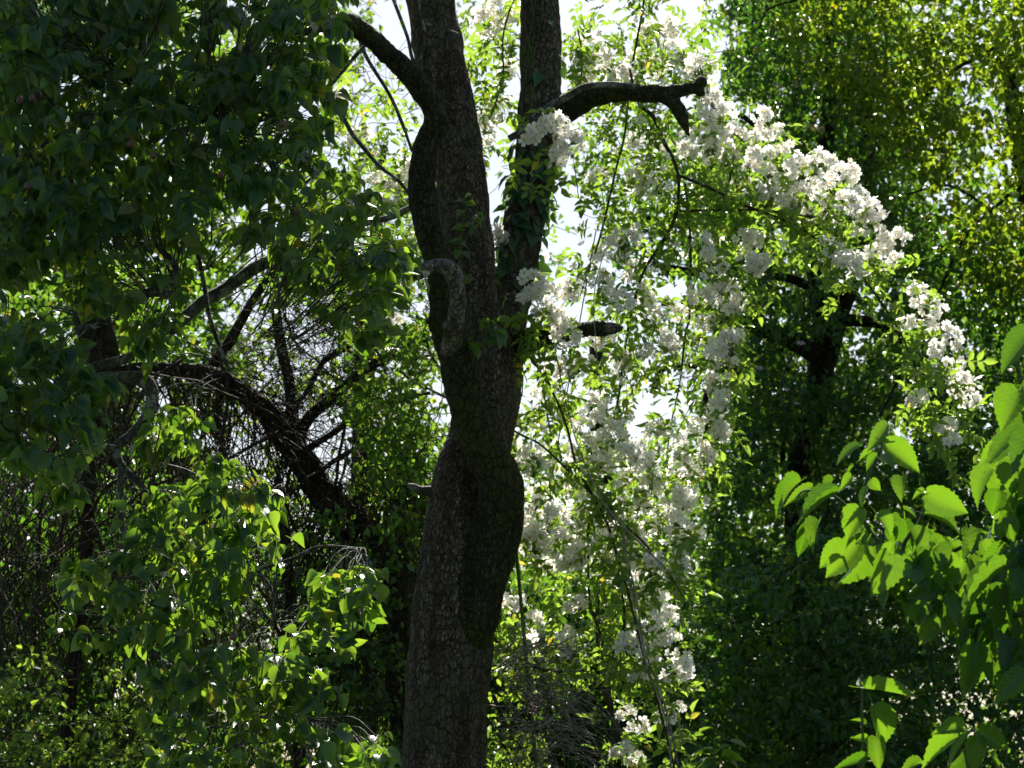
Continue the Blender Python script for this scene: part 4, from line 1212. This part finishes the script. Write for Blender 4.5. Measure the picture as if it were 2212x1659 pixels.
twigs('twigs', s1, c, ax, .2, M['dark'])

hd = thing('hedge_thicket', 'dark overgrown thicket low behind the rose and the serrated leaves at the lower right', 'thicket', (3, 19, 0))
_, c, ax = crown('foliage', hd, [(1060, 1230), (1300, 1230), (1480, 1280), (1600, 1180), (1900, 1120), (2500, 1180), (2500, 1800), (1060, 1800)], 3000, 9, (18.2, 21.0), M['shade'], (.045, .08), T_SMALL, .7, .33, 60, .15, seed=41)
twigs('twigs', hd, c, ax, .25, M['vine'])
crown('foliage', hd, [(1040, 1260), (1300, 1270), (1480, 1300), (1500, 1800), (1040, 1800)], 1300, 9, (17.4, 19.4), M['ivy'], (.06, .09), T_SMALL, .4, .4, 60, .15, seed=43)
f1 = thing('background_tree', 'tall green tree standing furthest back behind the right-hand thicket', 'tree', (3.5, 29, 0), 'trees behind the thicket')
tubes_obj('trunk', [tube(np.array([[3.5, 29, -.1, .3], [3.4, 29, 4, .22], [3.6, 29, 8, .12]]), 10, 6, .08, 3)], M['dark'], f1)
_, c, ax = crown('crown', f1, [(1560, 980), (1600, 100), (1700, -200), (2500, -200), (2500, 1800), (1040, 1800), (1080, 1180), (1300, 1100), (1450, 1060)], 3600, 9, (26.5, 30), M['vine_leaf'], (.09, .14), T_TINY, 1.0, .35, 60, .26, seed=51)
f2 = thing('background_tree', 'pale green tree behind the white rose curtain right of the cracked trunk', 'tree', (1.0, 30, 0), 'trees behind the thicket')
tubes_obj('trunk', [tube(np.array([[1.0, 30, -.1, .26], [1.1, 30, 4, .2], [1.0, 30, 7.5, .08]]), 10, 6, .08, 3)], M['dark'], f2)
_, c, ax = crown('crown', f2, [(1060, 300), (1250, 250), (1560, 260), (1560, 1000), (1500, 1300), (1060, 1300)], 650, 9, (27, 30), M['vine_leaf'], (.08, .13), T_TINY, 1.05, .0, 60, .26, seed=57)
twigs('twigs', f2, c, ax, .3, M['dark'])

# honeysuckle flowers and dog roses in the ivy-clad tree
hs = thing('honeysuckle', 'honeysuckle with cream tubular flowers high in the dark ivy-clad tree', 'climbing plant', P(1900, 300, 20.0))
tubes_obj('stem', [tube(path([(1870, 400, 2), (1890, 320, 2), (1900, 290, 2), (1960, 320, 2), (2000, 300, 1.5)], 20.05), 5, 5)], M['vine'], hs)
for (u, v) in [(2062 - 0, 180), (2080 - 0, 187), (2052, 285), (1905, 285), (1925, 290), (1870, 190), (2115, 325), (1830, 195)]:
    ps = []
    c = P(u - 150, v, 20.0)
    for q in range(6):
        a = random.uniform(-1, 1)
        e = c + np.array([math.sin(a) * .05, -.02, math.cos(a) * .05 + .01])
        m_ = (c + e) / 2 + np.array([.012 * random.choice((-1, 1)), 0, 0])
        ps.append(tube(np.array([[*c, .002], [*m_, .003], [*e, .006]]), 5, 3))
    tubes_obj('flower', ps, M['cream'], hs)
dr = thing('dog_rose', 'dog rose with a few pale pink flowers on the dark trunk behind', 'rose', P(1730, 800, 20.1))
tubes_obj('stem', [tube(path([(1700, 930, 2), (1690, 850, 2), (1695, 800, 2), (1720, 760, 1.5), (1730, 742, 1)], 20.1), 5, 5),
                   tube(path([(1735, 980, 1.5), (1735, 900, 1.5), (1738, 860, 1.5), (1700, 835, 1)], 20.1), 5, 5)], M['vine'], dr)
for (u, v, s) in [(1730, 742, .075), (1641, 796, .07), (1700, 842, .05), (1722, 872, .045)]:
    c = P(np.array([u]), np.array([v]), np.array([20.05]))
    a_ = place(TF, c, np.array([[1., 0, 0]]), np.array([[.1, -.6, .7]]), np.array([s]), np.array([s]), np.zeros(1, int))
    obj('flower', a_[0], a_[1], M['pink'], dr)

# ---------------------------------------------------------------- dry twiggy shrub right of the trunk foot
ds = thing('dry_shrub', 'dead shrub of bare arching pale twigs right of the trunk at the bottom', 'shrub', (0.1, 14.6, 0))
ps = []
for k in range(95):
    u0, v0 = random.uniform(1060, 1190), random.uniform(1400, 1660)
    a = random.uniform(-.5, 1.3)
    L = random.uniform(50, 240)
    rows = []
    bend = random.uniform(10, 150)
    for t in np.linspace(0, 1, 6):
        rows.append((u0 + L * t * math.cos(a) + random.gauss(0, 5), v0 - L * t * math.sin(a) * .8 + bend * t * t + random.gauss(0, 4), (1.6 - 1.0 * t), 13.75 + random.uniform(-.1, .1)))
    ps.append(tube(path(rows, 14.5), 4, 4, cap=False))
    if random.random() < .6:
        r0 = rows[2]
        ps.append(tube(path([(r0[0], r0[1], .9), (r0[0] + random.gauss(20, 15), r0[1] + random.gauss(10, 20), .7), (r0[0] + random.gauss(50, 15), r0[1] + random.gauss(25, 30), .5)], 13.75), 4, 3, cap=False))
tubes_obj('twigs', ps, M['pale'], ds)
tubes_obj('stem', [tube(np.array([[.0, 14.7, 0, .02], [-.05, 14.6, 1.2, .015], [*P(1100, 1600, 14.6), .01], [*P(1110, 1480, 14.6), .005]]), 6, 5),
                   tube(path([(1065, 1500, 5), (1090, 1560, 5), (1130, 1620, 5), (1150, 1720, 5)], 14.3), 6, 5)], M['cane'], ds)
_, c, ax = crown('foliage', ds, [(1060, 1540), (1130, 1560), (1190, 1620), (1200, 1700), (1050, 1700)], 40, 7, (14.2, 14.6), M['rose_leaf'], (.03, .055), T_SMALL, 0, 0, 70, .08)

# ---------------------------------------------------------------- little plant at the bottom edge
sb = thing('seedling', 'small plant with a few oval leaves at the bottom edge right of the rose', 'plant', (1.4, 12, 0))
y = 12.0
tubes_obj('stem', [tube(np.array([[*P(1560, 1900, y), .006], [*P(1545, 1660, y), .005], [*P(1545, 1610, y), .003], [*P(1575, 1590, y), .002]]), 5, 5)], M['green_stem'], sb)
lv = [(1545, 1630, 1490, 1618), (1550, 1625, 1570, 1600), (1545, 1640, 1488, 1650), (1575, 1600, 1615, 1612), (1560, 1640, 1600, 1650), (1545, 1650, 1510, 1665), (1560, 1645, 1610, 1630), (1520, 1615, 1545, 1625)]
pos = P([a[0] for a in lv], [a[1] for a in lv], np.full(8, y)); tip = P([a[2] for a in lv], [a[3] for a in lv], np.full(8, y - .05))
leaves_obj('leaves', T_PEAR, pos, tip - pos, rng.normal(0, .3, (8, 3)) + [0, -.3, 1], np.linalg.norm(tip - pos, axis=1), np.full(8, .055), M['mulberry'], sb)

# ================================================================ MULBERRY at right, nearest the camera
MY = 8.0
mb = thing('mulberry_tree', 'nearby mulberry with large serrated sunlit leaves reaching in at the lower right', 'tree', (2.6, MY + .3, 0))


def c5(x, y_):  # crop coordinates helpers
    return 1660.4 + x * .2494, 847.1 + y_ * .2494


def c3(x, y_):
    return 1355.4 + x * .3872, 1016.6 + y_ * .3872


def c6(x, y_):
    return 1355.4 + x * .4085, 542.2 + y_ * .4085


ml = []   # base, tip, width px, yofs


def addl(fn, a, b_, w, dy=None, flip=0):
    k_ = {c5: .2494, c3: .3872, c6: .4085}[fn]
    ml.append((*fn(*a), *fn(*b_), w * k_, random.uniform(-.2, .2) if dy is None else dy, flip))


addl(c5, (1005, 450), (1350, 700), 230, -.15)
addl(c5, (1030, 290), (845, 515), 150, -.1)
addl(c5, (785, 470), (560, 620), 170, -.1)
addl(c5, (960, 575), (1098, 640), 130, -.2)
addl(c5, (890, 520), (760, 580), 100, .1)
addl(c5, (950, 560), (820, 680), 120, .1)
addl(c5, (740, 640), (670, 720), 100)
addl(c5, (1020, 345), (1120, 385), 40, .05)
addl(c5, (280, 770), (70, 900), 170, -.1)
addl(c5, (250, 800), (0, 1060), 130, 0)
addl(c5, (380, 830), (120, 980), 120)
addl(c5, (600, 870), (200, 1085), 210, -.2)
addl(c5, (560, 760), (430, 890), 120, .05)
addl(c5, (720, 740), (620, 830), 110)
addl(c5, (890, 760), (970, 860), 110)
addl(c5, (1160, 740), (1130, 930), 150, .05)
addl(c5, (1350, 860), (1240, 915), 70, -.1)
addl(c5, (1365, 880), (1755, 1065), 260, -.25)
addl(c5, (1360, 1060), (1700, 1165), 240, -.1)
addl(c5, (1960, 680), (1740, 980), 260, -.2)
addl(c5, (2060, 440), (1800, 645), 200, .1)
addl(c5, (800, 1010), (650, 1285), 230, -.3)
addl(c5, (940, 1060), (1095, 1250), 150, -.35)
addl(c5, (870, 820), (780, 1000), 170, -.1)
addl(c5, (760, 1300), (480, 1630), 260, -.2)
addl(c5, (640, 1300), (430, 1540), 200, .1)
addl(c5, (330, 1150), (250, 1450), 140, 0)
addl(c5, (440, 1130), (345, 1350), 140, -.05)
addl(c5, (830, 1330), (640, 1740), 250, -.1)
addl(c5, (1050, 1400), (900, 1800), 320, -.25)
addl(c5, (1250, 1400), (1380, 1720), 300, -.1)
addl(c5, (1450, 1190), (1500, 1420), 180, .1)
addl(c5, (1400, 1300), (1590, 1420), 170, 0)
addl(c5, (1580, 1330), (1700, 1500), 190, .1)
addl(c5, (1880, 1230), (1660, 1450), 260, .05)
addl(c5, (2060, 1370), (1800, 1520), 160, -.2)
addl(c5, (1990, 850), (1925, 1090), 200, .1)
addl(c5, (2070, 1060), (1960, 1320), 200, 0)
addl(c5, (1180, 1100), (1200, 1400), 200, .1)
addl(c5, (1060, 1080), (1150, 1200), 170, .2)
addl(c5, (1170, 1010), (1300, 1070), 140, .1)
addl(c3, (2110, 530), (1800, 800), 170, -.3)
addl(c3, (1690, 600), (1560, 740), 130, -.1)
addl(c3, (1800, 700), (1740, 930), 150, 0)
addl(c3, (2120, 640), (2090, 960), 190, -.2)
addl(c3, (2060, 740), (1900, 1010), 170, 0)
addl(c3, (2190, 960), (2100, 1130), 120, -.1)
addl(c3, (1990, 1090), (1830, 1230), 100, 0)
addl(c3, (1950, 960), (1880, 1270), 150, -.1)
addl(c3, (2230, 1150), (2030, 1295), 150, -.2)
addl(c3, (1720, 400), (1830, 520), 130, .1)
addl(c3, (1650, 760), (1600, 880), 110)
addl(c3, (1640, 620), (1540, 850), 130, .2)
addl(c3, (2030, 620), (2180, 660), 110)
addl(c3, (2120, 430), (2240, 560), 150, -.1)
addl(c3, (2180, 800), (2240, 1000), 150)
addl(c3, (1320, 1215), (1640, 1242), 120, -.1)
addl(c3, (1310, 1190), (1280, 1150), 40, -.1)
addl(c3, (1370, 1310), (1465, 1560), 150, -.15)
addl(c3, (1320, 1420), (1250, 1370), 40, 0)
addl(c3, (1330, 1490), (1245, 1490), 50, 0)
addl(c3, (1390, 1490), (1400, 1680), 110, -.1)
addl(c3, (1330, 1620), (1150, 1650), 70, -.1)
addl(c3, (1870, 1440), (1700, 1450), 110, -.1)
addl(c3, (1900, 1470), (1590, 1640), 110, 0)
addl(c3, (1950, 1450), (2145, 1555), 130, -.1)
addl(c3, (1900, 1480), (1760, 1660), 110, -.2)
addl(c3, (1950, 1490), (1930, 1700), 120, -.1)
addl(c3, (1960, 1500), (2030, 1560), 80, 0)
addl(c3, (1870, 1560), (1780, 1700), 110)
addl(c3, (2030, 1600), (2090, 1700), 110)
addl(c3, (1640, 1640), (1500, 1690), 70)
addl(c6, (2150, 430), (1948, 648), 200, -.2)
addl(c6, (2070, 740), (1958, 945), 190, -.1)
addl(c6, (2180, 740), (2060, 860), 150, 0)
addl(c6, (2160, 900), (1850, 1140), 190, 0)
addl(c6, (2170, 950), (2020, 1180), 200, -.1)
addl(c6, (2180, 1050), (2080, 1330), 200, -.2)
addl(c6, (2150, 1230), (2060, 1480), 180, .1)
addl(c6, (2200, 1400), (2100, 1600), 170, .1)
# random fill behind
fill = [(1800, 1130), (2040, 1140), (2230, 1100), (2300, 1420), (2200, 1470), (2100, 1400), (1990, 1330), (1900, 1240)]
U, V = sample_poly(fill, 150)
for u, v in zip(U, V):
    L_ = random.uniform(40, 85)
    a = random.uniform(-.9, .9)
    ml.append((u, v, u + L_ * math.sin(a), v + L_ * math.cos(a), L_ * random.uniform(.65, .85), random.uniform(-.15, .35), 0))
U, V = sample_poly([(2130, 980), (2400, 900), (2500, 1600), (2130, 1440)], 130)
for u, v in zip(U, V):
    L_ = random.uniform(60, 100)
    a = random.uniform(-1.1, 1.1)
    ml.append((u, v, u + L_ * math.sin(a), v + L_ * math.cos(a), L_ * random.uniform(.7, .9), random.uniform(.0, .6), 0))

groups = {'lone': [], 'low': [], 'main': []}
for l in ml:
    if l[0] < 1920 and l[1] > 1440:
        groups['lone'].append(l)
    elif l[1] > 1540 and l[0] < 2190:
        groups['low'].append(l)
    else:
        groups['main'].append(l)
for gname, g_ in groups.items():
    a = np.array([l[:6] for l in g_])
    yb = MY + a[:, 5]
    base = P(a[:, 0], a[:, 1], yb)
    tipp = P(a[:, 2], a[:, 3], yb + rng.uniform(-.06, .04, len(a)))
    d = tipp - base
    ln = np.linalg.norm(d, axis=1)
    wd = a[:, 4] * PX(yb) * 1.0
    ln = ln * 0.95
    zd = rng.normal(0, .5, (len(a), 3)) + [-.1, -.7, .62]
    T = [(t[0] * [1, 1, 1], t[1], t[2]) for t in T_MUL]
    br = obj('branch', *((lambda p_: (p_[0], fix(p_[1])))(join({
        'lone': [tube(path([(1862, 1900, 4), (1864, 1640, 3.6), (1862, 1560, 3.2), (1863, 1470, 2.6), (1860, 1462, 2)], MY), 7, 6)],
        'low': [tube(path([(2120, 1900, 5), (2095, 1690, 4), (2085, 1600, 3.5), (2105, 1570, 2.5)], MY), 7, 6), tube(path([(2090, 1640, 3), (2075, 1600, 2.6), (2070, 1575, 2)], MY), 6, 5)],
        'main': [tube(path([(2330, 1250, 9), (2212, 1180, 7), (2180, 1165, 6), (2110, 1170, 5), (2040, 1200, 4)], MY + .1), 8, 6),
                 tube(path([(2330, 1300, 9), (2150, 1330, 6), (2000, 1270, 5), (1950, 1190, 5), (1985, 1130, 4), (1998, 1090, 3.5), (2000, 1072, 3)], MY), 8, 6),
                 tube(path([(1970, 1230, 5), (1880, 1150, 5), (1860, 1080, 4.5), (1885, 1010, 4), (1903, 970, 3.5), (1906, 935, 2.5)], MY), 7, 6),
                 tube(path([(1880, 1140, 4), (1830, 1095, 4), (1790, 1065, 3), (1740, 1060, 2.5), (1720, 1075, 2)], MY), 7, 6),
                 tube(path([(2330, 900, 7), (2230, 860, 6), (2195, 780, 5), (2200, 720, 4)], MY + .1), 8, 6)]}[gname]))), M['green_stem'], mb)
    lo = leaves_obj('foliage', T, base, d, zd, ln, wd, M['mulberry'], mb)
q_ = np.array([[2.5, MY + .15, 2.6]]) + rng.normal(0, 1, (260, 3)) * [.3, .25, .5]
q_ = q_[to_px(q_)[0] > 2260]
n = len(q_)
leaves_obj('foliage', T_MUL, q_, rng.normal(0, .5, (n, 3)) + [0, -.1, -.7], rng.normal(0, .4, (n, 3)) + [0, -.6, .7], rng.uniform(.08, .13, n), rng.uniform(.07, .10, n), M['mulberry'], mb)
tubes_obj('trunk', [tube(np.array([[2.7, MY + .3, -.1, .12], [2.6, MY + .3, 1.4, .10], [2.5, MY + .2, 2.2, .05], [2.45, MY + .1, 3.0, .025], [2.3, MY, 3.7, .004]]), 12, 6, .08, 6),
                    tube(np.array([[2.6, MY + .3, 1.3, .05], [*P(2330, 1300, MY + .1), .016]]), 8, 4),
                    tube(np.array([[2.6, MY + .3, 1.0, .03], [*P(2120, 1900, MY), .008]]), 7, 4),
                    tube(np.array([[2.6, MY + .3, .8, .03], [*P(1862, 1900, MY), .007]]), 7, 4),
                    tube(np.array([[2.45, MY + .2, 2.3, .03], [*P(2330, 900, MY + .1), .013]]), 8, 4)], M['twigbark'], mb)
